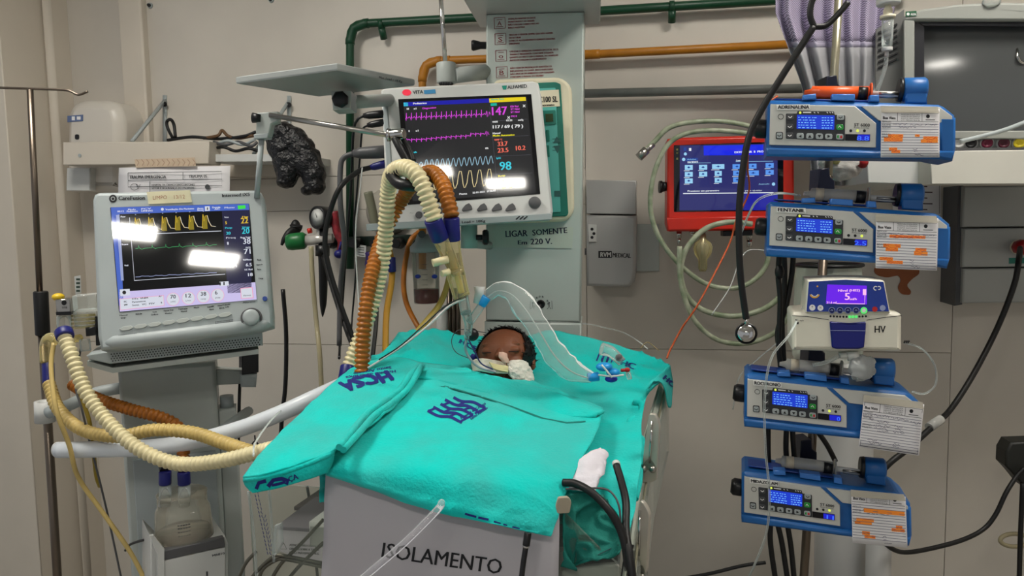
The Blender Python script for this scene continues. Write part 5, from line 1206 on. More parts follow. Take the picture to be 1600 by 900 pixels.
# ---------------------------------------------------------------- the baby
def baby():
    u = mpp(1.65)
    c = at(789, 561, 1.66)
    r = root('person', 'newborn baby person lying under the teal blanket, dark hair and closed eyes', 'person', c-V((0,.0,.06)))
    up = V((.06, .62, .78)).normalized()          # towards the crown
    f = V((-.17, -.80, .60)); f = (f-up*f.dot(up)).normalized()   # where the face looks
    s = up.cross(-f).normalized()
    if s.x < 0: s = -s
    Rz = .071; m = MB()
    def hf(d):
        q = d.copy()          # x side, y face(-), z crown
        if q.z < 0: q.x *= 1-.28*(-q.z); q.y *= 1-.10*(-q.z)
        return q
    m.ell(c, s*.0650, -f*.064, up*.070, 36, 28, fn=hf)
    P = lambda a, b, h: c + s*a + f*b + up*h
    m.ell(P(.026,.030,-.030), s*.024, f*.020, up*.022); m.ell(P(-.026,.030,-.030), s*.024, f*.020, up*.022)      # cheeks
    m.ell(P(0,.056,-.018), s*.0085, f*.012, up*.013); m.ell(P(0,.060,-.024), s*.0115, f*.009, up*.007)               # nose
    m.ell(P(.028,.051,-.006), s*.0155, f*.008, up*.0085); m.ell(P(-.028,.051,-.006), s*.0155, f*.008, up*.0085)        # eyelids
    m.ell(P(.027,.052,.009), s*.017, f*.006, up*.004); m.ell(P(-.027,.052,.009), s*.017, f*.006, up*.004)            # brows
    m.ell(P(0,.052,-.044), s*.016, f*.009, up*.005); m.ell(P(0,.046,-.060), s*.013, f*.012, up*.009)                 # lips, chin
    for sg in (1,-1): m.ell(P(sg*.064,-.006,-.012), s*.006, f*.011, up*.016)                                         # ears
    def limb(pts, rr):
        m.tube(pts, rr, 14, raw=True)
        for p, q in zip(pts, rr): m.ell(p, q)
    T = V((-.12,-.95,-.10)).normalized(); X = V((.99,-.12,0)).normalized(); n0 = c - up*.055 - V((0,0,.008))
    limb([n0, n0+T*.05], [.024,.026])
    ch = n0+T*.10+V((0,0,-.008)); m.ell(ch, X*.058, T*.065, V((0,0,.036))); m.ell(ch+T*.09, X*.054, T*.065, V((0,0,.034)))
    for sg in (1,-1):
        sh = ch-T*.035+X*sg*.055; limb([sh, sh+X*sg*.03+T*.06+V((0,0,-.01)), sh+X*sg*.02+T*.12+V((0,0,-.012))], [.018,.015,.012])
        hd = sh+X*sg*.02+T*.13+V((0,0,-.012)); m.ell(hd, .012)
        for k in range(4): limb([hd+X*(k-1.5)*.0055, hd+X*(k-1.5)*.006+T*.012, hd+X*(k-1.5)*.0055+T*.018+V((0,0,-.005))], [.0034,.003,.0026])
        limb([hd-X*sg*.010, hd-X*sg*.016+T*.008], [.0036,.003])
        hp = ch+T*.135+X*sg*.03; limb([hp, hp+X*sg*.04+T*.055+V((0,0,.005)), hp+X*sg*.02+T*.11+V((0,0,-.012))], [.026,.02,.014])
        ft = hp+X*sg*.02+T*.115+V((0,0,-.008)); m.ell(ft, X*.010, T*.012, V((0,0,.022)))
    b = link('body', m, SKIN, r)
    md = b.modifiers.new('one_skin', 'REMESH'); md.mode = 'VOXEL'; md.voxel_size = .0019; md.use_smooth_shade = True
    sm = b.modifiers.new('soften', 'SMOOTH'); sm.factor = .5; sm.iterations = 4
    # lid creases
    for sg in (1,-1):
        pts = [P(sg*.028+.013*t, .0565+.004*(1-t*t)-abs(t)*.002-.0005, -.011-.0035*(1-t*t)) for t in (-1,-.6,-.2,.2,.6,1)]
        link('eyelash_line', MB().tube(pts, .0013, 6), mat('lash_brown', (40,20,12), .6), r)
    # hair: cap plus locks
    h = MB()
    def cap(d):
        q = hf(d); return q
    vs = []; N = 48; M_ = 20; keep = {}
    m2 = MB(); random.seed(11)
    for i in range(M_+1):
        p = pi*.72*i/M_
        for k in range(N):
            t = 2*pi*k/N; d = V((sin(p)*cos(t), sin(p)*sin(t), cos(p)))
            # local axes: z crown, y back of head
            dd = V((d.x, -d.z*.5+d.y*.86 if False else d.y, d.z)); q = hf(dd)
            b2 = 1.035+.02*noise.noise(dd*9)
            vs.append((dd, c+s*.0668*q.x*b2+(-f)*.066*q.y*b2+up*.0725*q.z*b2))
    def hairy(d):  # hairline: bare forehead on the face side
        return d.y > -.30+.05*sin(d.x*14) - max(0, d.z-.55)*1.15 or (abs(d.x) > .86 and d.z > -.3) or (d.x > .66 and d.z > -.62 and d.y > -.62) or d.z > .90
    fs = []
    for i in range(M_):
        for k in range(N):
            ids = (i*N+k, i*N+(k+1) % N, (i+1)*N+(k+1) % N, (i+1)*N+k)
            if all(hairy(vs[j][0]) for j in ids): fs.append(ids)
    h.add([v[1] for v in vs], fs, 0, True)
    for k in range(1100):
        z = random.uniform(-.25,1); t = random.uniform(0,2*pi); q = math.sqrt(max(0,1-z*z)); d = V((q*cos(t), q*sin(t), z))
        if not hairy(d): continue
        e = hf(d); base = c+s*.0664*e.x+(-f)*.0655*e.y+up*.072*e.z
        nn = (s*d.x+(-f)*d.y+up*d.z).normalized()
        g = (V((random.uniform(-1,1),random.uniform(-.6,.6),random.uniform(-.3,.9)))-nn*0).normalized(); g = (g-nn*g.dot(nn)*.6)
        L = random.uniform(.007,.016)
        h.tube([base, base+nn*L*.3+g*L*.4, base+nn*L*.35+g*L*1.0], [.0014,.0011,.0002], 4, raw=True)
    link('hair', h, HAIR, r)
    # tape and gauze
    def patch(name, pts, Y, label, m_, wr=.0025, th=.0025, seed=1, cat='tape'):
        G = cloth([[(x,y,Y-z) for x,y,z in row] for row in pts], 8, 8, wr, 60, seed)
        o = link(name, MB().grid(G), m_); solid(o, th); tag(o, label, cat); return o
    patch('adhesive_tape', [[(738,563,.03),(752,560,.05),(768,562,.058),(790,566,.06)],[(737,572,.03),(752,570,.055),(768,573,.063),(792,576,.064)],[(738,580,.035),(752,580,.06),(768,583,.068),(794,584,.07)]], 1.64, 'white adhesive tape across the baby upper lip and left cheek', TAPE)
    patch('adhesive_tape', [[(780,551,.052),(786,550,.054),(792,553,.053)],[(780,558,.062),(787,558,.066),(793,560,.060)],[(787,566,.064),(790,567,.068),(795,568,.064)]], 1.64, 'small pinkish tape tab on the bridge of the baby nose', mat('pink_tape', (212,176,158), .8, bump=.2, bs=200))
    patch('gauze_pad', [[(793,567,.052),(808,564,.05),(822,568,.035)],[(794,578,.066),(812,576,.06),(829,580,.04)],[(797,588,.07),(816,590,.066),(833,592,.045)],[(806,594,.066),(820,598,.066),(831,600,.05)]], 1.64, 'crumpled white gauze pad on the baby right cheek', GAUZE, .005, .006, 4, 'gauze')
    patch('adhesive_tape', [[(764,566,.066),(778,570,.07),(794,572,.07)],[(770,576,.074),(782,580,.076),(794,582,.074)]], 1.64, 'yellowish tape strip holding the breathing tube at the mouth', mat('yellow_tape', (226,214,160), .75), .001)
    tag(link('temperature_probe_pad', MB().ell(at(739,558,1.63), .006, .006, .008), NAVY), 'navy pad tucked beside the baby left temple', 'pad')
baby()
# ---------------------------------------------------------------- right: red transport ventilator, hoses, stethoscope
def red_unit():
    F = Fr(at(1042,362,2.16), (cos(WA*.8), -sin(WA*.8), 0))
    r = root('transport_ventilator', 'red framed wall ventilator with a blue menu screen', 'ventilator', at(1140,362,2.2))
    link('casing', MB().ppx(F, [(1043,217),(1052,215),(1236,210),(1241,214),(1242,340),(1238,358),(1120,361),(1046,362),(1042,350)], 0, .13, bev=.008), RED, r)
    link('lower_lip', MB().ppx(F, [(1042,340),(1240,336),(1240,357),(1043,361)], -.012, .01, bev=.006), RED, r)
    link('bracket', MB().ppx(F, [(1100,240),(1180,240),(1180,330),(1100,330)], .13, .21), BLACK, r)
    link('screen_glass', MB().ppx(F, [(1053,227),(1224,221),(1224,329),(1053,331)], -.001, .003, r=.002), mat('screen_black', (9,10,14), .05), r)
    c = lambda x, y: (1030+x/5.627, 210+y/5.627); p0 = F.proj(-.0014); p = F.proj(-.0018); p3 = F.proj(-.0022)
    mats = [glow((42,44,104)), glow((20,40,225)), glow((150,205,240)), glow((225,232,240)), glow((90,150,235)), glow((30,60,140)), glow((28,30,150))]
    m = MB(); m.q(p0, [c(182,98), c(1040,80), c(1042,665), c(178,668)], 0); m.q(p, [c(750,520), c(1040,520), c(1042,665), c(748,668)], 6)
    m.q(p, [c(390,100), c(915,90), c(918,180), c(392,185)], 1); m.text(p3, 'EXTENDAIR  II  PRO', c(662,165), c(915,158), 3, 3, bold=.5)
    m.q(p, [c(235,208), c(340,206), c(341,235), c(235,236)], 5); m.disc(p3, *c(215,220), 2.6, 2)
    m.text(p3, 'PACIENTE', c(250,252), c(340,248), 2.6, 3, bold=.4); m.text(p3, 'Adulto', c(245,226), c(325,224), 2.2, 2); m.text(p3, 'Controles', c(675,236), c(740,234), 2.4, 3, bold=.4)
    m.rect(p3, *c(262,120), *c(282,145), 3); m.rect(p3, *c(215,115), *c(240,145), 5); m.disc(p3, *c(230,172), 2.4, 2)
    for x, y, w_, q in ((225,270,70,2),(225,330,70,2),(225,388,70,2),(350,268,72,2),(350,328,72,2),(465,262,108,2),(488,322,62,2),(488,382,62,2),(645,262,78,4),(650,320,76,4),(650,378,70,4),(790,258,66,4),(778,318,98,4),(935,252,72,4),(935,312,72,4)):
        m.q(p, [c(x,y), c(x+w_,y-1), c(x+w_,y+42), c(x,y+43)], q); m.disc(p3, *c(x+w_*.5,y+20), 1.5, 5); m.line(p3, [c(x+w_*.3,y+22), c(x+w_*.7,y+21)], .7, 5)
        m.line(p3, [c(x-8,y+50), c(x+w_*.6,y+49)], .8, 3)
    m.line(p, [c(250,252), c(455,250)], .6, 2); m.line(p, [c(672,240), c(1000,236)], .6, 2)
    m.text(p, 'Pressione um parametro', c(250,505), c(525,500), 2.6, 3, bold=.4); m.text(p, 'para ajustar', c(755,500), c(905,498), 2.4, 3); m.line(p, [c(210,520), c(1005,512)], 1.4, 3)
    m.text(p, 'Avancado', c(875,443), c(970,440), 2.2, 2); m.disc(p, *c(1005,437), 2.6, 2)
    link('screen_display', m, mats, r)
    m = MB()
    for y in (135,165,215): m.rect(p, *c(150,y-10), *c(165,y+8))
    link('frame_print', m, ink((150,140,90)), r)
    link('side_knob', MB().cyl(at(1043,291,2.18), at(1033,292,2.18), .012, .016).cyl(at(1034,292,2.18), at(1030,292,2.18), .018), BLACK, r)
    link('fitting_block', MB().ppx(F, [(1130,361),(1176,359),(1176,368),(1130,369)], .0, .06, bev=.003), BLACK, r)
    for px, y0, y1, q in ((1061,361,382,4),(1082,361,367,5),(1171,360,386,5.5)):
        link('gas_fitting', MB().cyl(at(px,y0,2.18), at(px,(y0+y1)/2,2.18), mpp(2.18)*q).cyl(at(px,(y0+y1)/2,2.18), at(px,y1,2.18), mpp(2.18)*q*.75), CHROME, r)
    u = mpp(2.16); tp = at(1098,366,2.16)
    link('filter_bowl', MB().lathe(at(1098,424,2.16), V((0,0,1)), [(u*5,0),(u*7,.01),(u*7,.035),(u*13,.05),(u*15,.07),(u*12,.085),(u*5,.095),(u*5,.108)], 24), CLEARY, r)
    link('filter_core', MB().cyl(at(1098,420,2.16), at(1098,362,2.16), u*4), STEEL, r)
red_unit()
HG = mat('grey_green_hose', (118,132,104), .4, var=.2, vs=30, rgb2=(168,172,150))
def coil(pts, Y, lab, rr=3.9): return hose('gas_hose', [(x, y, Y) for x, y in pts], mpp(Y)*rr, HG, lab, plain=True)
r = coil([(1000,243),(1022,222),(1045,200),(1080,191),(1130,190),(1180,200),(1205,215)], 2.08, 'grey-green hose arching over the red unit from a metal connector', 4)
link('connector', MB().cyl(at(1021,225,2.08), at(1006,238,2.08), .008).cyl(at(1010,234,2.08), at(998,246,2.08), .012), STEEL, r)
coil([(1185,210),(1120,204),(1075,208),(1045,225),(1025,262),(1016,310),(1022,352),(1042,390),(1075,425),(1110,446),(1150,450),(1180,436),(1198,412),(1200,385)], 2.06, 'grey-green hose looping left round the red unit')
coil([(1175,350),(1140,347),(1105,356),(1080,378),(1066,405),(1064,435),(1075,465),(1100,485),(1140,494),(1180,488),(1210,472),(1232,445),(1240,425)], 2.04, 'grey-green hose in a wide middle loop under the red unit', 4.4)
coil([(1062,385),(1062,425),(1068,460),(1085,500),(1115,528),(1150,537),(1185,532),(1215,516),(1235,490)], 2.02, 'grey-green hose hanging lowest under the red unit', 4)
def stethoscope():
    Y = 1.30; u = mpp(Y)
    r = root('stethoscope', 'black stethoscope hanging in front of the blue pumps', 'stethoscope', at(1166,535,Y))
    link('tubing', MB().tube([at(*p, Y) for p in ((1271,42),(1250,75),(1215,130),(1188,175),(1170,215),(1160,270),(1155,330),(1155,390),(1158,440),(1164,485),(1166,498))], u*5.2, 14, n=8), RUBBER, r)
    link('left_yoke', MB().tube([at(*p, Y) for p in ((1272,42),(1266,25),(1268,5),(1276,-12),(1282,-40))], u*4.6, 12, n=8), RUBBER, r)
    link('right_yoke', MB().tube([at(*p, Y) for p in ((1272,42),(1290,40),(1306,26),(1325,4))], u*4.6, 12, n=8), RUBBER, r)
    link('stem', MB().cyl(at(1166,496,Y), at(1166,508,Y), u*3), CHROME, r)
    c = at(1166,521,Y); ax = (CAM-c).normalized()
    link('chestpiece', MB().lathe(c, ax, [(u*12,-.010),(u*16,-.004),(u*16,0),(u*13,.001),(u*12,.004),(u*8,.003),(u*5,.006),(.0005,.006)], 32), CHROME, r)
    link('rim', MB().lathe(c, ax, [(u*15,-.005),(u*17,-.003),(u*17,.0005),(u*15,.001)], 32, caps=False), BLACK, r)
stethoscope()
wire([(1215,150,1.62),(1190,170,1.62),(1172,215,1.7),(1168,260,1.75),(1170,300,1.8),(1150,345,1.8),(1140,380,1.8),(1110,440,1.75),(1088,480,1.7),(1066,512,1.66),(1048,545,1.62),(1042,560,1.60)], .0022, mat('rust_orange_wire', (190,84,36), .45), 'thin orange lead running from the top pump down to the bed', 'sensor_lead', 'cable')
wire([(1230,400,1.8),(1175,390,1.8),(1155,410,1.8),(1140,450,1.8),(1112,492,1.8)], .0014, WHITE, 'faint white line hanging under the red unit', 'thin_line')
wire([(1250,305,1.50),(1215,302,1.46),(1185,312,1.46),(1170,335,1.5),(1155,372,1.55)], .0022, CLEAR, 'clear line arching left out of the second pump', 'infusion_line')
wire([(1260,470,1.5),(1235,520,1.42),(1205,560,1.40),(1195,620,1.40),(1196,700,1.40),(1202,770,1.40),(1198,830,1.42),(1180,880,1.45),(1165,910,1.5)], .0024, CLEAR, 'clear line hanging in front of the two lower pumps', 'infusion_line')
wire([(1412,535,1.45),(1440,545,1.46),(1460,570,1.48),(1462,600,1.48),(1445,615,1.48),(1425,612,1.48)], .0020, CLEAR, 'clear line looping right of the white pump', 'infusion_line')
wire([(1215,535,1.6),(1185,560,1.6),(1155,590,1.6),(1145,640,1.6)], .0014, CLEAR, 'clear line curving left of the third pump', 'infusion_line')
wire([(858,503,1.95),(915,506,2.0),(945,512,2.0),(975,520,2.0),(1000,535,1.9),(1012,545,1.85)], .0016, CLEAR, 'clear line crossing the column seam towards the sheet corner', 'infusion_line')
wire([(1000,545,1.75),(1012,535,1.76),(1030,548,1.74)], .0012, mat('tan_wire', (150,130,90), .5), 'tan wire end sticking up at the sheet corner', 'thin_line')

# ---------------------------------------------------------------- curtain, pole, CRT
def curtain():
    Y = 2.0; r = root('curtain', 'lilac mesh topped grey curtain gathered beside the drip pole', 'curtain', at(1300,300,Y))
    def sheet(ys, name, m_):
        G = []
        for i in range(len(ys)):
            y = ys[i]; t = (y+60)/300; row = []
            xl = 1212+max(0,(y-20))*.36; xr = 1400-max(0,y)*.16
            if y > 140: xr = 1372-(y-140)*.05; xl = 1255+(y-140)*.1
            for j in range(97):
                s = j/96; x = xl+(xr-xl)*s
                d = .016*sin(s*2*pi*6.0+.6*sin(s*9)) + .006*sin(s*33+y*.01)
                row.append(at(x, y, Y+.02+d))
            G.append(row)
        o = link(name, MB().grid(G), m_, r); solid(o, .0015); return o
    mesh = mat('lilac_mesh', (150,140,165), .9)
    nt = mesh.node_tree; b = nt.nodes['Principled BSDF']
    tc = nt.nodes.new('ShaderNodeTexCoord'); mp = nt.nodes.new('ShaderNodeMapping'); mp.inputs['Scale'].default_value = (330,0.0,330)
    ck = nt.nodes.new('ShaderNodeTexChecker'); ck.inputs['Scale'].default_value = 1
    ck.inputs['Color1'].default_value = (*lin((186,176,200)),1); ck.inputs['Color2'].default_value = (*lin((118,110,132)),1)
    nt.links.new(tc.outputs['Object'], mp.inputs[0]); nt.links.new(mp.outputs[0], ck.inputs[0]); nt.links.new(ck.outputs[0], b.inputs['Base Color'])
    sheet([-60,-30,0,20,40,55,66], 'mesh_band', mesh)
    sheet([64,68,74], 'hem', mat('lilac_hem', (176,170,190), .85))
    sheet([74,90,110,130,150,180,215,250,290], 'lower_cloth', mat('grey_curtain', (158,158,162), .85, var=.08, vs=8))
curtain()
def drip_pole():
    Y = 1.66; a = at(1314,-60,Y); b = at(1256,900,Y); d = b-a; foot = a+d*((a.z-.04)/-d.z); u = mpp(Y)
    r = root('infusion_pole', 'slim steel infusion pole carrying the five pumps', 'drip stand', (foot.x, foot.y, 0))
    link('upper_pole', MB().tube([a, at(1294,275,Y)], u*6, 14, raw=True), mat('pale_pole_steel', (190,184,160), .3, .8), r)
    link('lower_pole', MB().tube([at(1294,275,Y), foot], u*6.8, 14, raw=True), DSTEEL, r)
    for px, py in ((1302,145),(1290,290),(1275,560),(1262,715)):
        K = fr_px((px-14,py), (px+14,py), Y-.03, Y-.03)
        link('pole_clamp', MB().ppx(K, [(px-10,py-26),(px+6,py-28),(px+8,py-14),(px+15,py-8),(px+15,py+14),(px-12,py+14)], 0, .05, bev=.003), mat('black_clamp', (16,20,40), .4), r)
    for k in range(5):
        t = 2*pi*k/5+.3; q = V((foot.x+.28*cos(t), foot.y+.28*sin(t), .05)); link('leg', MB().tube([foot, q], .014, 10, raw=True), STEEL, r)
        link('castor', MB().cyl(q+V((-.01,0,-.025)), q+V((.01,0,-.025)), .024), BLACK, r)
drip_pole()
def drip_chamber():
    Y = 1.60; u = mpp(Y)
    r = root('drip_chamber', 'clear drip chamber hanging in front of the old monitor', 'drip chamber', at(1387,95,Y))
    link('holder', MB().cyl(at(1388,-20,Y), at(1388,8,Y), u*17, bev=.003), WHITE, r)
    link('spike_cap', MB().lathe(at(1387,29,Y), V((0,0,1)), [(u*11,0),(u*11,.006),(u*6.5,.008),(u*6.5,.018),(u*4,.024),(u*4,.03)], 24), CREAM, r)
    link('chamber', MB().cyl(at(1387,28,Y), at(1386,76,Y), u*8.6, u*7.6), CLEAR, r)
    link('outlet', MB().cyl(at(1386,74,Y), at(1386,80,Y), u*7.8, bev=.001).cyl(at(1386,79,Y), at(1385,90,Y), u*3), WHITE, r)
    link('tube', MB().tube([at(1385,88,Y), at(1383,105,Y), at(1375,130,Y), at(1370,142,Y)], u*3, 10), CLEAR, r)
drip_chamber()
def old_monitor():
    F = fr_px((1413,230), (1600,228), 1.95, 1.84)
    r = root('old_monitor', 'bulky grey tube monitor with a dark blank screen on a wall shelf', 'monitor', at(1510,230,2.0))
    G2 = mat('monitor_shell_grey', (150,152,146), .4, var=.04); 
    top = [(1413,25),(1440,14),(1500,6),(1560,3),(1640,5),(1740,16),(1760,30)]
    link('side_shell', MB().ppx(F, [(1368,46),(1413,14),(1413,232),(1366,230)], .03, .22, bev=.004), mat('dark_vent_shell', (98,98,96), .5), r)
    for k in range(7): link('vent_slat', MB().ppx(F, [(1372,50+k*9),(1402,36+k*9),(1402,39+k*9),(1372,53+k*9)], .024, .032), BLACK, r)
    # frame as four pieces round the recess
    link('top_frame', MB().ppx(F, top+[(1760,32),(1428,32),(1413,32)], -.03, .20, bev=.006), G2, r)
    link('left_frame', MB().ppx(F, [(1413,30),(1429,32),(1429,206),(1413,206)], -.028, .20, bev=.004), G2, r)
    link('right_frame', MB().ppx(F, [(1745,30),(1760,32),(1760,206),(1745,206)], -.028, .20, bev=.004), G2, r)
    link('bottom_frame', MB().ppx(F, [(1413,205),(1760,203),(1760,216),(1413,218)], -.03, .20, bev=.004), G2, r)
    link('recess_left', MB().ppx(F, [(1429,33),(1444,42),(1444,200),(1429,206)], -.01, .0), mat('recess_black', (26,26,32), .35), r)
    link('recess_top', MB().ppx(F, [(1429,31),(1750,28),(1750,42),(1444,40)], -.012, .0), mat('recess_black', (26,26,32), .35), r)
    # bulged glass
    S = at(1475,97,1.92); P0 = V((-.20,-1.3,CEIL)); h = ((CAM-S).normalized()+(P0-S).normalized()).normalized()
    a = F.hit(1440,38); b = F.hit(1750,206); G = []
    for i in range(17):
        row = []
        for j in range(25):
            s = j/24; t = i/16; bu = .003*(1-(2*s-1)**2) + .004*(1-(2*t-1)**2)
            row.append(F.pt(a[0]+(b[0]-a[0])*s, .010-bu+.008*(1-t), b[1]+(a[1]-b[1])*(1-t)))
        G.append(row)
    link('tube_glass', MB().grid(G), mat('tube_glass', (74,76,76), .10), r)
    link('maker_badge', MB().ppx(F, [(1415,18),(1432,17),(1432,25),(1415,26)], -.032, -.028), ink((30,90,60)), r)
    m = MB(); p = F.proj(-.0326); m.disc(p, 1419, 22, 2.4); m.text(p, 'ALFA', (1423,24), (1431,24), 3.5, bold=.4); link('badge_print', m, I_W, r)
    hq = F.hit(1546,8); o = F.pt(hq[0], -.03, hq[1]); link('alarm_lamp', MB().ell(o, F.x*.020, F.y*.012, F.z*.014), CLEAR, r)
    link('lower_body', MB().ppx(F, [(1413,216),(1760,214),(1760,234),(1413,234)], -.01, .20, bev=.003), G2, r)
    for i, (x, c_) in enumerate(((1498,(230,230,226)),(1517,(24,24,26)),(1542,(110,22,52)),(1568,(84,20,40)),(1592,(222,200,40)))):
        h = F.hit(x, 224, -.012); o = F.pt(h[0], -.010, h[1]); u = mpp(1.88)
        k = link('connector', MB().lathe(o, -F.y, [(u*9.5,0),(u*9.5,.004),(u*8,.005)], 24), WHITE, r); link('connector_core', MB().lathe(o-F.y*.004, -F.y, [(u*7.6,0),(u*7.6,.006),(u*4,.006),(u*3,.003)], 20), mat('core_%d' % i, c_, .4), k)
    r2 = root('wall_bracket_shelf', 'cream wall shelf carrying the old grey monitor', 'shelf', at(1480,288,2.0))
    H = fr_px((1340,288), (1600,287), 1.84, 1.80)
    link('front_board', MB().ppx(H, [(1455,236),(1800,232),(1800,287),(1455,288)], -.05, .02, bev=.003), CREAM if False else mat('shelf_cream', (208,206,196), .5, var=.06), r2)
    link('side_board', MB().ppx(H, [(1356,246),(1462,240),(1462,288),(1356,286)], .02, .40, bev=.003), WHITE, r2)
    link('shelf_top', MB().ppx(H, [(1360,232),(1800,229),(1800,236),(1360,238)], .02, .42), DGREY, r2)
    hose('bracket_cable', [(1500,221,1.80),(1530,214,1.79),(1570,203,1.78),(1615,186,1.78)], .0055, LGREY, 'pale grey cable rising across the bottom of the old monitor', 'cable', plain=True)
    o = link('wall_hook', MB().tube([at(1589,76,1.86), at(1590,88,1.85), at(1595,97,1.85), at(1606,100,1.85)], .0035, 8), CHROME); tag(o, 'bent chrome hook in front of the dark tube screen', 'hook')
old_monitor()
def right_wall_things():
    K = Fr(wp(1550,475,-.14), WF.x)
    r = root('wall_cabinet', 'grey wall mounted cabinet with a red plug at the right edge', 'cabinet', wp(1600,478,-.1))
    m_ = mat('cabinet_grey', (168,170,166), .32, var=.08, vs=4)
    for a, b in ((291,355),(357,418),(420,474)):
        link('panel', MB().ppx(WF, [(1506,a),(1860,a-4),(1860,b-4),(1504,b)], -.14, -.0005, bev=.006), m_, r)
    link('side_edge', MB().ppx(WF, [(1498,290),(1506,290),(1504,476),(1492,478)], -.12, -.0005, bev=.003), DGREY, r)
    link('colour_strip', MB().ppx(WF, [(1577,403),(1625,402),(1625,411),(1577,412)], -.1425, -.139), TEALD, r)
    r = root('power_plug', 'red power plug with a black cable in the right cabinet', 'plug', wp(1592,395,-.2))
    c = wp(1592,386,-.16); link('socket_ring', MB().cyl(wp(1592,386,-.142), wp(1592,386,-.15), .022), CREAM, r)
    link('body', MB().lathe(wp(1592,386,-.15), -WF.y, [(.016,0),(.022,.004),(.022,.03),(.012,.04)], 8), mat('plug_red', (160,20,24), .4), r)
    P = [wp(1594,388,-.20)]+[at(*q) for q in ((1592,405,2.02),(1586,440,2.0),(1568,490,2.0),(1545,540,2.0),(1515,595,1.95),(1485,640,1.9),(1462,662,1.85),(1420,700,1.80),(1392,722,1.78),(1370,745,1.78))]
    link('cable', MB().tube(P, .0075, 12, n=8), RUBBER, r)
    link('cable_collar', MB().cyl(at(1470,655,1.86), at(1452,668,1.84), .012), clear('grey_collar', (200,200,196), .6), r)
    r = root('power_adaptor', 'black power adaptor hanging at the right edge with two cables', 'adaptor', at(1600,760,1.95))
    A = fr_px((1574,760), (1640,758), 1.95, 1.93)
    link('body', MB().ppx(A, [(1580,692),(1640,690),(1640,770),(1600,762),(1584,742),(1571,728),(1572,706)], 0, .06, bev=.006), mat('adaptor_black', (30,31,28), .5), r)
    link('cable', MB().tube([at(*q) for q in ((1600,732,1.93),(1588,745,1.93),(1572,770,1.92),(1555,805,1.92),(1535,828,1.92),(1500,845,1.9),(1450,858,1.88),(1415,863,1.85),(1395,858,1.82),(1378,845,1.8))], .0060, 12, n=8), RUBBER, r)
    link('cable', MB().tube([at(*q) for q in ((1598,755,1.94),(1596,800,1.94),(1594,850,1.94),(1592,930,1.94))], .0062, 12), RUBBER, r)
    o = link('wall_ring', MB().tube([at(1585+22*cos(t),844+10*sin(t),2.02) for t in [2*pi*k/14 for k in range(14)]], .006, 10, closed=True, n=3), mat('tan_ring', (160,150,120), .5)); tag(o, 'tan ring fixture low on the wall behind the adaptor cable', 'ring')
    # papers on the wall
    r = root('wall_notice', 'small notice sheet on the wall right of the second pump', 'paper', wp(1440,330,-.01))
    link('sheet', MB().ppx(WF, [(1395,284),(1470,284),(1470,336),(1395,336)], -.004, -.0025), PAPER, r)
    m = MB(); p = WF.proj(-.0046)
    for k in range(5): m.line(p, [(1431,291+k*9),(1449+(k % 2)*8,291.5+k*9)], 1.6, 0)
    m.line(p, [(1468,286),(1468,334)], .8); m.q(p, [(1402,286),(1412,284),(1426,292),(1422,304),(1404,300)], 1); m.disc(p, 1425, 318, 3, 2)
    link('print', m, [ink((70,50,50)), ink((110,40,30)), ink((190,50,30))], r)
    r = root('wall_sticker', 'brown arm-shaped wall sticker below the second pump sheet', 'sticker', wp(1400,460,-.01))
    P = WF.hits(rpoly([(1366,418),(1436,418),(1437,428),(1425,436),(1416,446),(1424,455),(1422,461),(1408,460),(1402,450),(1408,438),(1404,430),(1386,434),(1372,431),(1366,426)], 5, 3), -.004)
    link('cutout', MB().prism(WF, P, -.004, -.0025), mat('sticker_brown', (150,84,44), .6), r)
    # big pale cylinders behind the pumps
    for nm, x, y0, rr, Y, lab in (('gas_cylinder', 1322, 560, 42, 1.98, 'broad white gas cylinder standing behind the lower pumps'), ('gas_cylinder', 1374, 812, 19, 1.86, 'narrow white cylinder right of the broad one, behind the bottom pump')):
        t = at(x, y0, Y); q = mpp(Y)*rr; z = t.z
        r = root(nm, lab, 'cylinder', (t.x, t.y, 0))
        link('body', MB().lathe((t.x,t.y,0), V((0,0,1)), [(q*.9,.002),(q,.02),(q,z-q*1.2),(q*.9,z-q*.5),(q*.6,z-q*.15),(q*.25,z)], 40), mat('cylinder_white', (190,190,188), .28, .1), r)
        link('valve', MB().cyl(V((t.x,t.y,z-.002)), V((t.x,t.y,z+.05)), .012), STEEL, r)
    for i, (pts, lab) in enumerate(((((1218,395,1.6),(1216,430,1.6),(1219,470,1.6),(1217,540,1.6),(1220,575,1.6)), 'black pump cable with a round lump behind the white pump'), (((1225,395,1.62),(1226,440,1.62),(1222,500,1.62),(1225,575,1.62)), 'black pump cable running straight behind the white pump'), (((1240,395,1.62),(1237,430,1.62),(1228,480,1.62),(1215,520,1.62),(1222,570,1.62)), 'black pump cable bending left behind the white pump'),
        (((1200,665,1.6),(1200,700,1.6),(1201,725,1.6)), 'short black cable between the lower pumps, leftmost'), (((1229,665,1.6),(1228,700,1.6),(1230,725,1.6)), 'short black cable between the lower pumps, middle'), (((1238,668,1.6),(1240,700,1.6),(1243,730,1.6)), 'short black cable between the lower pumps, beside the pole'),
        (((1204,815,1.6),(1204,850,1.6),(1213,915,1.6)), 'black cable below the bottom pump, leftmost'), (((1214,815,1.6),(1222,850,1.6),(1232,915,1.6)), 'black cable below the bottom pump, middle'), (((1230,818,1.6),(1236,855,1.6),(1242,915,1.6)), 'black cable below the bottom pump, beside the pole'),
        (((1278,675,1.62),(1292,695,1.64),(1305,720,1.66)), 'black cable slanting right behind the third pump'), (((1060,905,1.9),(1110,896,1.9),(1160,884,1.9),(1196,879,1.9)), 'black cable crossing low on the wall right of the bed'))):
        hose('power_cable', list(pts), mpp(1.6)*(4.2 if i < 10 else 3.4), RUBBER, lab, 'cable', plain=True)
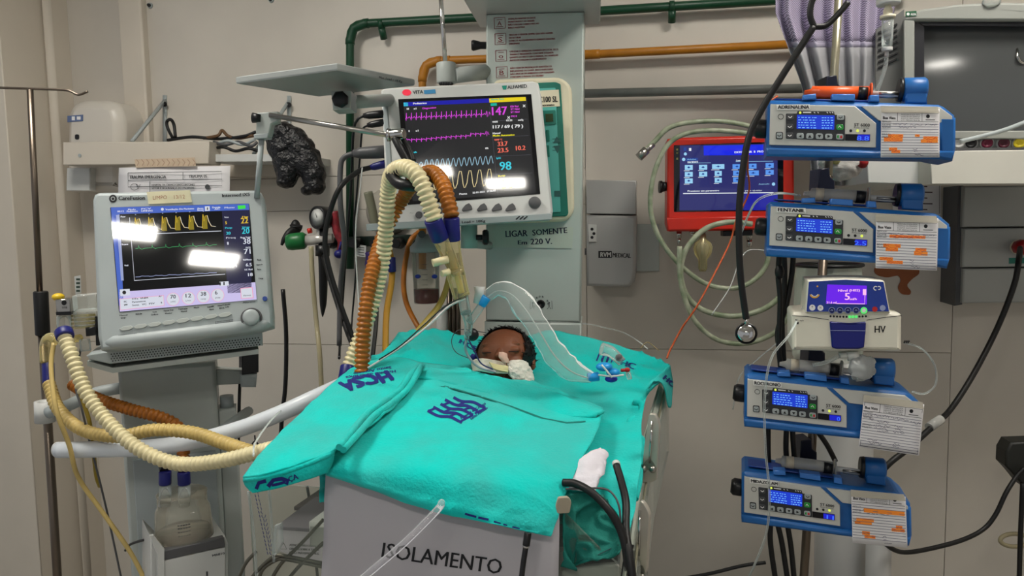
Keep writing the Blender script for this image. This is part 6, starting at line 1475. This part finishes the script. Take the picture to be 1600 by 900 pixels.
    tag(link('cable_lump', MB().ell(at(1218,425,1.595), .010, .010, .016), RUBBER), 'black inline lump on the pump cable', 'cable joint')
    # white bag and flower-like crumple under the first pump
    r = root('plastic_bag', 'crumpled white plastic bag tied to the pole between the top pumps', 'bag', at(1310,290,1.75))
    m = MB()
    def bf(d): return d*(1+.28*noise.noise(d*3.2+V((3,1,2)))+.12*noise.noise(d*9))
    m.ell(at(1312,258,1.76), .048, .03, .036, 28, 18, fn=bf); link('bag', m, mat('white_film', (206,204,200), .45, var=.15, vs=30, bump=.4, bs=60), r)
    link('knot', MB().ell(at(1306,250,1.73), .010, .008, .010, fn=bf), mat('yellow_knot', (196,186,120), .6), r)
    o = link('red_cap', MB().ell(at(1348,254,1.74), .012, .01, .013, fn=bf), mat('dark_red_cap', (150,24,26), .4)); tag(o, 'small red cap beside the white bag under the top pump', 'cap')
    # jar behind white pump
    c = at(1292,560,1.86); u = mpp(1.86)
    r = root('glass_jar', 'clear jar with a black rim standing behind the white pump', 'jar', c)
    H = (at(1292,414,1.86)-c).length
    link('wall', MB().lathe(c, V((0,0,1)), [(u*50,0),(u*52,.01),(u*50,H*.8),(u*47,H)], 36, caps=False), clear('smoky_jar', (200,206,196), .3), r)
    rim = [c+V((u*49*cos(t), u*49*sin(t), H)) for t in [2*pi*k/24 for k in range(24)]]
    link('rim', MB().tube(rim, .0045, 8, closed=True, n=2), BLACK, r)
    link('label_band', MB().cyl(at(1280,422,1.83), at(1300,422,1.83), .010), DGREY, r)
right_wall_things()

# ---------------------------------------------------------------- syringe pumps
PX = lambda x, y: (1160+x/3, 120+y/3)
YP = 1.45
PF = fr_px((1203,226), (1368,231), YP+.02, YP-.035)
PI_ = PF.I
def hits3(pts): return [PX(*p) for p in pts]
def pump_frame(A, B):
    L0 = math.hypot(165, 5); L = math.hypot(B[0]-A[0], B[1]-A[1]); return fr_px(A, B, (YP+.02)*L0/L, (YP-.035)*L0/L)
def build_pump(kind):
    """parts in the frame of the top pump; kind = dict(label, leds, lcd, syringe)"""
    r = bpy.data.objects.new('syringe_pump', None); COL.objects.link(r); r.matrix_basis = PF.M
    F = PF; lk = lambda n, mb, m, p=None: link(n, mb, m, p or r)
    lk('body', MB().ppx(F, hits3([(118,122),(135,106),(640,118),(925,128),(950,138),(1000,178),(1003,330),(990,394),(925,384),(905,378),(110,370),(112,330)]), .004, .115, bev=.010), BLUE)
    lk('lower_rail', MB().ppx(F, hits3([(112,330),(640,345),(1000,345),(988,394),(925,386),(112,372)]), -.006, .06, bev=.006), BLUE)
    lk('end_cap', MB().ppx(F, hits3([(925,190),(1003,190),(1003,340),(985,394),(925,386)]), -.002, .08, bev=.006), BLUE)
    lk('control_plate', MB().ppx(F, hits3([(132,128),(528,136),(628,218),(627,332),(126,319)]), -.002, .01, bev=.0015, fmi=0), PLATE)
    lk('upper_plate', MB().ppx(F, hits3([(560,137),(925,142),(984,184),(984,216),(640,205)]), -.001, .01, bev=.001), PLATE)
    lk('keypad_frame', MB().ppx(F, hits3([(258,160),(430,162),(432,178),(482,180),(480,300),(204,290),(204,172),(256,172)]), -.0032, -.0, r=.002), mat('keypad_charcoal', (44,46,50), .45))
    lk('lcd', MB().ppx(F, hits3([(256,178),(432,181),(430,248),(254,243)]), -.004, -.001, r=.0012), mat('lcd_glass_blue', (20,60,210), .15, emit=.9))
    for x, y, m_ in ((224,188,I_G),(222,234,I_G),(222,275,I_G),(271,277,LGREY),(316,278,LGREY),(361,279,LGREY),(405,280,LGREY),(460,190,LGREY),(457,236,mat('key_green', (40,150,60), .4)),(456,281,LGREY)):
        q = F.hits(rpoly(hits3([(x-17,y-13),(x+17,y-13),(x+17,y+13),(x-17,y+13)]), 3, 3), -.0042)
        lk('key', MB().prism(F, q, -.0046, -.002, bev=.0006), m_)
    lk('key', MB().ppx(F, rpoly(hits3([(157,258),(190,258),(190,292),(157,292)]), 2, 2), -.0035, -.001, bev=.0005), I_K)
    lk('key', MB().ppx(F, rpoly(hits3([(161,262),(186,262),(186,288),(161,288)]), 1.5, 2), -.0042, -.003), LGREY)
    lk('rate_display', MB().ppx(F, hits3([(482,268),(599,270),(598,301),(482,299)]), -.0035, -.001), mat('display_black', (6,6,14), .1))
    for x in (264,292): lk('top_clip', MB().ppx(F, hits3([(x,84),(x+14,82),(x+14,104),(x,106)]), .012, .035, bev=.001), BLUEL) if False else None
    lk('top_clip', MB().ppx(F, hits3([(284,84),(345,78),(348,104),(282,108)]), .006, .03, bev=.003), BLUEL)
    lk('top_clip', MB().ppx(F, hits3([(421,80),(528,80),(530,112),(419,108)]), .006, .03, bev=.003), BLUEL)
    lk('top_clip', MB().ppx(F, hits3([(600,84),(640,84),(644,116),(598,114)]), .006, .03, bev=.003), BLUEL)
    lk('top_ridge', MB().ppx(F, hits3([(150,100),(640,110),(640,120),(150,108)]), .03, .08, bev=.002), BLUED)
    hx = lambda x, y, w=0: (lambda h: F.pt(h[0], w, h[1]))(F.hit(*PX(x, y), w))
    a, b = hx(745,62,.05), hx(862,58,.05)
    lk('plunger_driver', MB().tube([a, a.lerp(b,.08), a.lerp(b,.9), b], [.016,.0225,.0225,.019], 28, raw=True), BLUE)
    lk('driver_face', MB().tube([hx(728,62,.05), hx(748,62,.05)], [.0215,.0235], 28, raw=True), BLACK)
    lk('driver_foot', MB().ppx(F, hits3([(765,70),(868,70),(868,126),(765,124)]), .03, .07, bev=.004), BLUE)
    lk('drive_rods', MB().cyl(hx(640,78,.04), hx(735,80,.04), .0028).cyl(hx(640,92,.045), hx(735,94,.045), .0028), STEEL)
    lk('side_clamp', MB().tube([hx(120,246,.05), hx(104,246,.05), hx(70,244,.05), hx(56,243,.05)], [.018,.019,.019,.014], 12, raw=True), BLACK)
    # variable prints
    m = MB(); p = F.proj(-.0046); p2 = F.proj(-.0050)
    for k in range(5):
        x = 262
        random.seed(k+kind['seed'])
        while x < 345: w_ = random.uniform(5,14); m.line(p, [PX(x,190+k*12.0+(x-256)*.02), PX(x+w_,190+k*12.0+(x-256)*.02)], 1.2, 0); x += w_+random.uniform(3,9)
        x = 372
        while x < 420: w_ = random.uniform(5,12); m.line(p, [PX(x,192+k*12), PX(x+w_,192+k*12)], 1.2, 0); x += w_+random.uniform(3,7)
    m.text(F.proj(-.0040), kind['rate'], PX(556-20*(len(kind['rate'])-2),298), PX(592,299), 7, 1, bold=.5)
    m.q(F.proj(-.0037), hits3([(540,271),(597,272),(596,299),(540,298)]), 2)
    for k in range(3): m.disc(F.proj(-.0026), *PX(508+32*k,253), 2.3, 3 if k in kind['leds'] else 4)
    m.disc(F.proj(-.0036), *PX(271,168), 2.0, 3); m.rect(F.proj(-.0036), *PX(284,164), *PX(322,170), 5)
    for x in (335,352,395,408,420): m.line(F.proj(-.0036), [PX(x,165), PX(x+6,170)], 1.2, 5)
    m.text(F.proj(-.0026), 'ST 6000', PX(524,232), PX(596,234), 5, 4, bold=.4); m.text(F.proj(-.0026), 'Bomba de seringa', PX(524,241), PX(594,243), 2, 4)
    for x, s_ in ((271,0),(316,1),(361,2),(405,3)):
        t = [[(6,-7),(-8,0),(6,7)],[(-8,6),(8,6),(0,-7)],[(-8,-6),(8,-6),(0,7)],[(-6,-7),(8,0),(-6,7)]][s_]; m.q(p2, [PX(x+a_,279+b_) for a_, b_ in t], 4)
    for x, y in ((224,188),(222,234),(222,275),(460,190),(173,275)): m.line(p2, [PX(x-9,y-2), PX(x,y+4), PX(x+9,y-3)], 1.3, 5 if x < 240 and x > 200 else 4)
    m.q(p2, [PX(444,276), PX(452,273), PX(452,287), PX(444,286)], 6); m.q(p2, [PX(458,276), PX(468,275), PX(468,288), PX(458,288)], 7)
    m.line(p2, [PX(449,238), PX(456,230), PX(463,240)], 1.2, 5)
    m.line(F.proj(-.0026), [PX(180+13*cos(t),187+12*sin(t)) for t in [2*pi*k/12 for k in range(13)]], .9, 4)
    lk('display_print', m, [glow((120,190,255)), glow((60,110,255)), glow((16,24,190)), glow((220,235,90)), I_K, I_W, mat('key_green', (40,150,60), .4), mat('key_red', (190,40,40), .4)])
    lb = kind['w']
    lk('drug_label', MB().ppx(F, hits3([(160,130),(lb,129),(lb+1,154),(162,155)]), -.0032, -.0018), mat('white_label', (244,244,240), .6))
    m = MB().text(F.proj(-.0036), kind['label'], PX(165,150), PX(lb-5,150), 5.6, bold=1.1); lk('label_print', m, I_K)
    return r
def frame_root(r, F2): r.matrix_basis = F2.M
PUMPS = [dict(label='ADRENALINA', w=316, rate='8.8', leds=(1,), seed=1, A=(1203,226), B=(1368,231), lab='top blue syringe pump, name strip ADRENALINA, orange syringe on it'),
         dict(label='FENTANIL', w=300, rate='2.5', leds=(2,), seed=7, A=(1203,383), B=(1365,395), lab='second blue syringe pump from the top, name strip FENTANIL'),
         dict(label='ROCURONIO', w=300, rate='0', leds=(1,), seed=13, A=(1168,650), B=(1328,669), lab='third blue syringe pump, name strip ROCURONIO, below the white pump'),
         dict(label='MIDAZOLAM', w=308, rate='11', leds=(2,), seed=19, A=(1163.5,800), B=(1319,823), lab='bottom blue syringe pump, name strip MIDAZOLAM')]
SYR = []
for i, k in enumerate(PUMPS):
    r = build_pump(k); F2 = pump_frame(k['A'], k['B']); k['F'] = F2
    tag(r, k['lab'], 'syringe pump', 'blue syringe pumps'); bpy.context.view_layer.update(); frame_root(r, F2)
    # the syringe lying in the pump
    s = bpy.data.objects.new('syringe', None); COL.objects.link(s); s.matrix_basis = PF.M
    hx = lambda x, y, w=0: (lambda h: PF.pt(h[0], w, h[1]))(PF.hit(*PX(x, y), w))
    bm_ = ORANGE if i == 0 else clear('syringe_barrel', (214,214,210), .35)
    link('barrel', MB().tube([hx(290,74,.045), hx(320,74,.045), hx(325,74,.045), hx(590,76,.045)], [.004,.007,.0125,.0125], 18, raw=True), bm_, s)
    link('plunger_seal', MB().cyl(hx(540,77,.044), hx(585,78,.044), .0128), BLACK, s)
    link('flange', MB().cyl(hx(596,76,.045), hx(603,76,.045), .019), ORANGE if i == 0 else clear('syringe_barrel', (214,214,210), .35), s)
    link('plunger', MB().cyl(hx(603,80,.045), hx(735,84,.045), .006), WHITE, s)
    if i: link('band', MB().cyl(hx(345,75,.045), hx(385,75,.045), .0132), mat('syringe_band', (190,180,160), .5), s)
    s.matrix_basis = F2.M
    tag(s, ['opaque orange syringe lying on the top pump', 'clear syringe lying on the FENTANIL pump', 'clear syringe lying on the ROCURONIO pump under the white pump', 'clear syringe lying on the MIDAZOLAM pump'][i], 'syringe', 'syringes on the pumps')

def form(i, quad, style, lab):
    F2 = PUMPS[i]['F']; r = root('infusion_form', lab, 'paper', F2.pt(*(lambda h: (h[0], -.01, h[1]))(F2.hit(*quad[3]))), 'forms taped to the pumps')
    w_ = -.011
    tl, tr, br, bl = [V(q) for q in quad]
    Q = lambda s, t: tuple(tl*(1-s)*(1-t)+tr*s*(1-t)+br*s*t+bl*(1-s)*t)
    G = []
    for a in range(9):
        row = []
        for b in range(7):
            s = b/6; t = a/8; w2 = w_-.003*sin(t*2.2)*.6-.0012*sin(s*3+i); h = F2.hit(*Q(s,t), w2); row.append(F2.pt(h[0], w2, h[1]))
        G.append(row)
    mb = MB().grid(G); o = link('sheet', mb, PAPER, r); solid(o, .0005); pr = surf_proj(mb.bvh(), .0006)
    m = MB(); random.seed(i*5+2)
    def ln(s0,t0,s1,t1,wd=.6,mi=0): m.line(pr, [Q(s0+(s1-s0)*k/4,t0+(t1-t0)*k/4) for k in range(5)], wd, mi)
    h0 = .02 if i == 3 else .10
    ln(.01,.17+h0,.98,.17+h0); ln(.28,h0,.28,.17+h0); ln(.70,h0,.70,.17+h0); ln(.01,h0,.98,h0)
    m.text(pr, 'Boa Vista', Q(.03,.13+h0), Q(.24,.13+h0), 4.2, 0, bold=.7)
    for k in range(4): m.text(pr, ('PREFEITURA DE BOA VISTA','HOSPITAL DA CRIANÇA','SANTO ANTONIO','UTI PEDIATRICA')[k], Q(.34,.045+.038*k+h0), Q(.66,.045+.038*k+h0), 2.0, 0)
    m.disc(pr, *Q(.80,.06+h0), 3, 0); ln(.76,.13+h0,.92,.13+h0,1)
    for k in range(13):
        t = .22+h0+k*.0545
        if t < .98: ln(.01,t,.98,t,.7,1)
    for t, s in (('IDENTIFICAÇÃO',.30),('NOME',.36),('PRONTUARIO',.41),('DROGA',.55),('DILUIÇÃO',.60)): m.text(pr, t, Q(.02,s), Q(.17,s), 2.4, 0)
    def scrib(s0, s1, t, mi=2, amp=1.5):
        a = V(Q(s0,t)); b = V(Q(s1,t)); n = int((b-a).length/1.5); m.line(pr, [tuple(a.lerp(b,k/max(1,n))+V((random.uniform(-.5,.5), random.uniform(-amp,amp)))) for k in range(n+1)], .6, mi)
    if style != 3:
        for s0, s1, t in ((.20,.45,.33),(.5,.7,.33),(.75,.95,.33),(.28,.6,.39),(.55,.62,.83),(.56,.62,.88),(.58,.72,.95)): scrib(s0, s1, t, 2)
        blocks = {0: ((.12,.38,.53,.60),(.05,.37,.60,.68),(.72,.97,.57,.63),(.68,.97,.63,.70),(.14,.28,.80,.86),(.18,.33,.85,.91),(.58,.66,.53,.58)), 1: ((.22,.80,.345,.40),(.12,.40,.52,.59),(.16,.36,.59,.66),(.64,.82,.58,.64),(.62,.84,.64,.72),(.06,.28,.78,.84),(.18,.44,.84,.90)), 2: ((.22,.97,.30,.38),(.08,.40,.50,.56),(.05,.36,.56,.62),(.80,.92,.58,.64),(.72,.96,.64,.70),(.18,.32,.75,.82),(.22,.42,.82,.88))}[style]
        for s0, s1, t0, t1 in blocks:
            m.add([pr(*Q(s0+(s1-s0)*k/3, t)) for k in range(4) for t in (t0, t1)], [(2*k, 2*k+1, 2*k+3, 2*k+2) for k in range(3)], 3)
            for tt in (t0+.015, (t0+t1)/2, t1-.012): scrib(s0+.01, s1-.01, tt, 4, 1.3)
    else:
        for s0, s1, t in ((.2,.45,.33),(.48,.78,.345),(.80,.97,.37),(.12,.2,.42),(.25,.45,.44),(.2,.48,.52),(.22,.45,.58),(.28,.46,.63),(.55,.68,.50),(.56,.7,.56),(.54,.72,.61),(.12,.3,.83),(.15,.36,.88),(.55,.66,.84),(.55,.66,.89)): scrib(s0, s1, t, 2, 2.2)
        m.line(pr, [Q(.02,.02), Q(.98,.02), Q(.97,.97), Q(.02,.97)], .8, 0, closed=True)
    pr_n = link('form_print', m, [I_K, ink((96,96,120)), ink((50,46,80)), mat('orange_highlight', (255,150,50), .7), mat('red_writing', (220,70,40), .7)], r)
    tq = [Q(-.01,-.035), Q(.97,-.04), Q(1.0,.09), Q(0,.10)]
    mt = MB().ppx(F2, tq, w_-.0035, w_-.003); link('tape', mt, clear('cloudy_tape', (222,216,200), .55, .3), r)
form(0, [(1377,168),(1468,170),(1468,246),(1376,246)], 0, 'form sheet with orange highlights taped to the top pump')
form(1, [(1369,338),(1466,341),(1464,423),(1368,419)], 1, 'form sheet with orange highlights taped to the FENTANIL pump')
form(2, [(1350,620),(1444,632),(1436,712),(1342,698)], 3, 'form sheet with dark handwriting only, taped to the ROCURONIO pump')
form(3, [(1330,768),(1415,776),(1418,856),(1332,848)], 2, 'form sheet with orange highlights taped to the bottom pump')

def white_pump():
    c = lambda x, y: (1180+x/4.092, 380+y/4.092)
    F = fr_px((1238,549), (1408,549), 1.45, 1.395)
    r = root('infusion_pump', 'white volumetric pump with purple lit screen, third from the top', 'infusion pump', at(1322,549,1.45), 'pumps on the pole')
    W = mat('ivory_shell', (222,218,202), .35, var=.05, vs=10)
    link('lower_body', MB().ppx(F, [c(*q) for q in ((232,460),(246,442),(330,436),(865,436),(925,448),(938,462),(938,686),(925,694),(690,690),(470,692),(236,686))], 0, .12, bev=.008, r=.003), W, r)
    link('upper_body', MB().ppx(F, [c(*q) for q in ((334,238),(460,230),(580,227),(720,230),(828,240),(866,448),(318,448))], -.002, .10, bev=.005, r=.003), W, r)
    link('face_panel', MB().ppx(F, [c(*q) for q in ((344,246),(580,234),(820,247),(856,436),(328,438))], -.0035, .0, r=.002), mat('cobalt_face', (34,62,156), .3, var=.15, vs=20), r)
    link('door', MB().ppx(F, [c(*q) for q in ((476,500),(600,512),(710,502),(708,560),(698,668),(660,678),(520,678),(490,668))], -.004, .005, bev=.003, r=.003), mat('deep_navy', (20,26,112), .3), r)
    link('lcd', MB().ppx(F, [c(*q) for q in ((462,264),(714,272),(714,392),(452,386))], -.0045, -.003, r=.001), mat('purple_lcd', (104,20,230), .15, emit=1.0), r)
    p = F.proj(-.0050); p1 = F.proj(-.0040); p0 = F.proj(-.0006); p4 = F.proj(-.0048)
    m = MB(); PK = 0
    m.text(p, 'Nivel (H02)', c(530,310), c(668,308), 3.6, 0, bold=.5); m.text(p, '5', c(572,362), c(602,362), 11, 0, bold=1); m.text(p, 'ml/h', c(606,364), c(648,363), 3.4, 0, bold=.4)
    m.text(p, '21.6 ml', c(456,386), c(518,386), 3.4, 0, bold=.4); m.line(p, [c(520,386), c(700,388), c(702,330)], 1.2, 0); m.rect(p, *c(688,294), *c(710,332), 0)
    for x in (490,542,593,645): m.disc(p1, *c(x,430), 5.2, 1, 20); m.disc(F.proj(-.0044), *c(x,430), 4.2, 2, 20); m.line(p4, [c(x-7,432), c(x,425), c(x+7,432)], 1, 1)
    m.disc(p1, *c(695,430), 5.4, 3, 20); m.disc(F.proj(-.0044), *c(695,430), 3, 4, 16); m.disc(p1, *c(765,422), 4.2, 5, 16); m.disc(p1, *c(815,414), 4.6, 1, 16)
    m.disc(p1, *c(365,412), 4.8, 4, 16); m.disc(p1, *c(417,414), 4.6, 4, 16); m.text(p4, '+', c(359,416), c(371,416), 5, 6); m.text(p4, 'OK', c(409,418), c(425,418), 3, 6)
    m.disc(p1, *c(398,276), 1.4, 7); m.line(p1, [c(348+6*0+32+30*cos(a),318-30*sin(a)) for a in [R_(200+14*k) for k in range(11)]], 2, 7); m.line(p1, [c(380+22*cos(a),318-22*sin(a)) for a in [R_(200+14*k) for k in range(11)]], 1.2, 4)
    m.line(p1, [c(770+12*cos(a),288-12*sin(a)) for a in [R_(40+25*k) for k in range(11)]], 1.4, 4); m.line(p1, [c(792+10*cos(a),286-10*sin(a)) for a in [R_(-120+25*k) for k in range(11)]], 1.4, 4)
    pu = F.proj(-.0030)
    for k in range(12):
        x = 482+20.5*k; m.disc(pu, *c(x,467+4*sin(k/11*pi)), 1.7 if k not in (6,7,8) else 2.4, 3 if k in (6,7,8) else 6)
    m.line(p0, [c(236,464), c(330,468), c(470,490)], .9, 6); m.line(p0, [c(712,492), c(850,472), c(936,464)], .9, 6); m.line(F.proj(-.0046), [c(480,558), c(706,560)], .8, 1)
    m.text(p0, 'HV', c(763,572), c(832,572), 11, 6, bold=.6); m.rect(p0, *c(256,486), *c(270,496), 6); m.rect(p0, *c(266,504), *c(278,518), 6); m.text(p0, 'Agilia', c(284,498), c(310,498), 2, 6)
    link('face_print', m, [glow((255,190,240)), ink((150,160,200)), ink((18,30,90)), glow((90,225,110)), I_W, mat('key_red', (190,40,40), .4), I_K, ink((230,170,60))], r)
    # clear drip cassette under it
    q = root('drip_cassette', 'clear plastic drip set hanging out below the white pump', 'drip set', at(1350,595,1.44))
    m = MB()
    link('spout', MB().cyl(at(1332,548,1.45), at(1334,562,1.45), .012).cyl(at(1318,550,1.46), at(1319,558,1.46), .010), mat('milky_white', (220,220,214), .4), q)
    def bf(d): return d*(1+.35*noise.noise(d*2.6+V((1,7,2)))+.15*noise.noise(d*8))
    link('film', MB().ell(at(1347,574,1.44), .026, .012, .024, 24, 16, fn=bf), clear('cloudy_film', (222,226,226), .45, .15), q)
    link('roller', MB().cyl(at(1352,590,1.44), at(1338,593,1.44), .005), CLEAR, q)
    link('line', MB().tube([at(1312,556,1.45), at(1290,566,1.45), at(1270,570,1.46)], .004, 8), CLEAR, q)
white_pump()
tag(link('spring_lead', MB().tube([at(1412+k*1.0,534+2.2*sin(k*2.1),1.45+.002*cos(k*2.1)) for k in range(10)], .0009, 6), BLACK), 'tiny dark coiled lead at the white pump right side', 'cable')
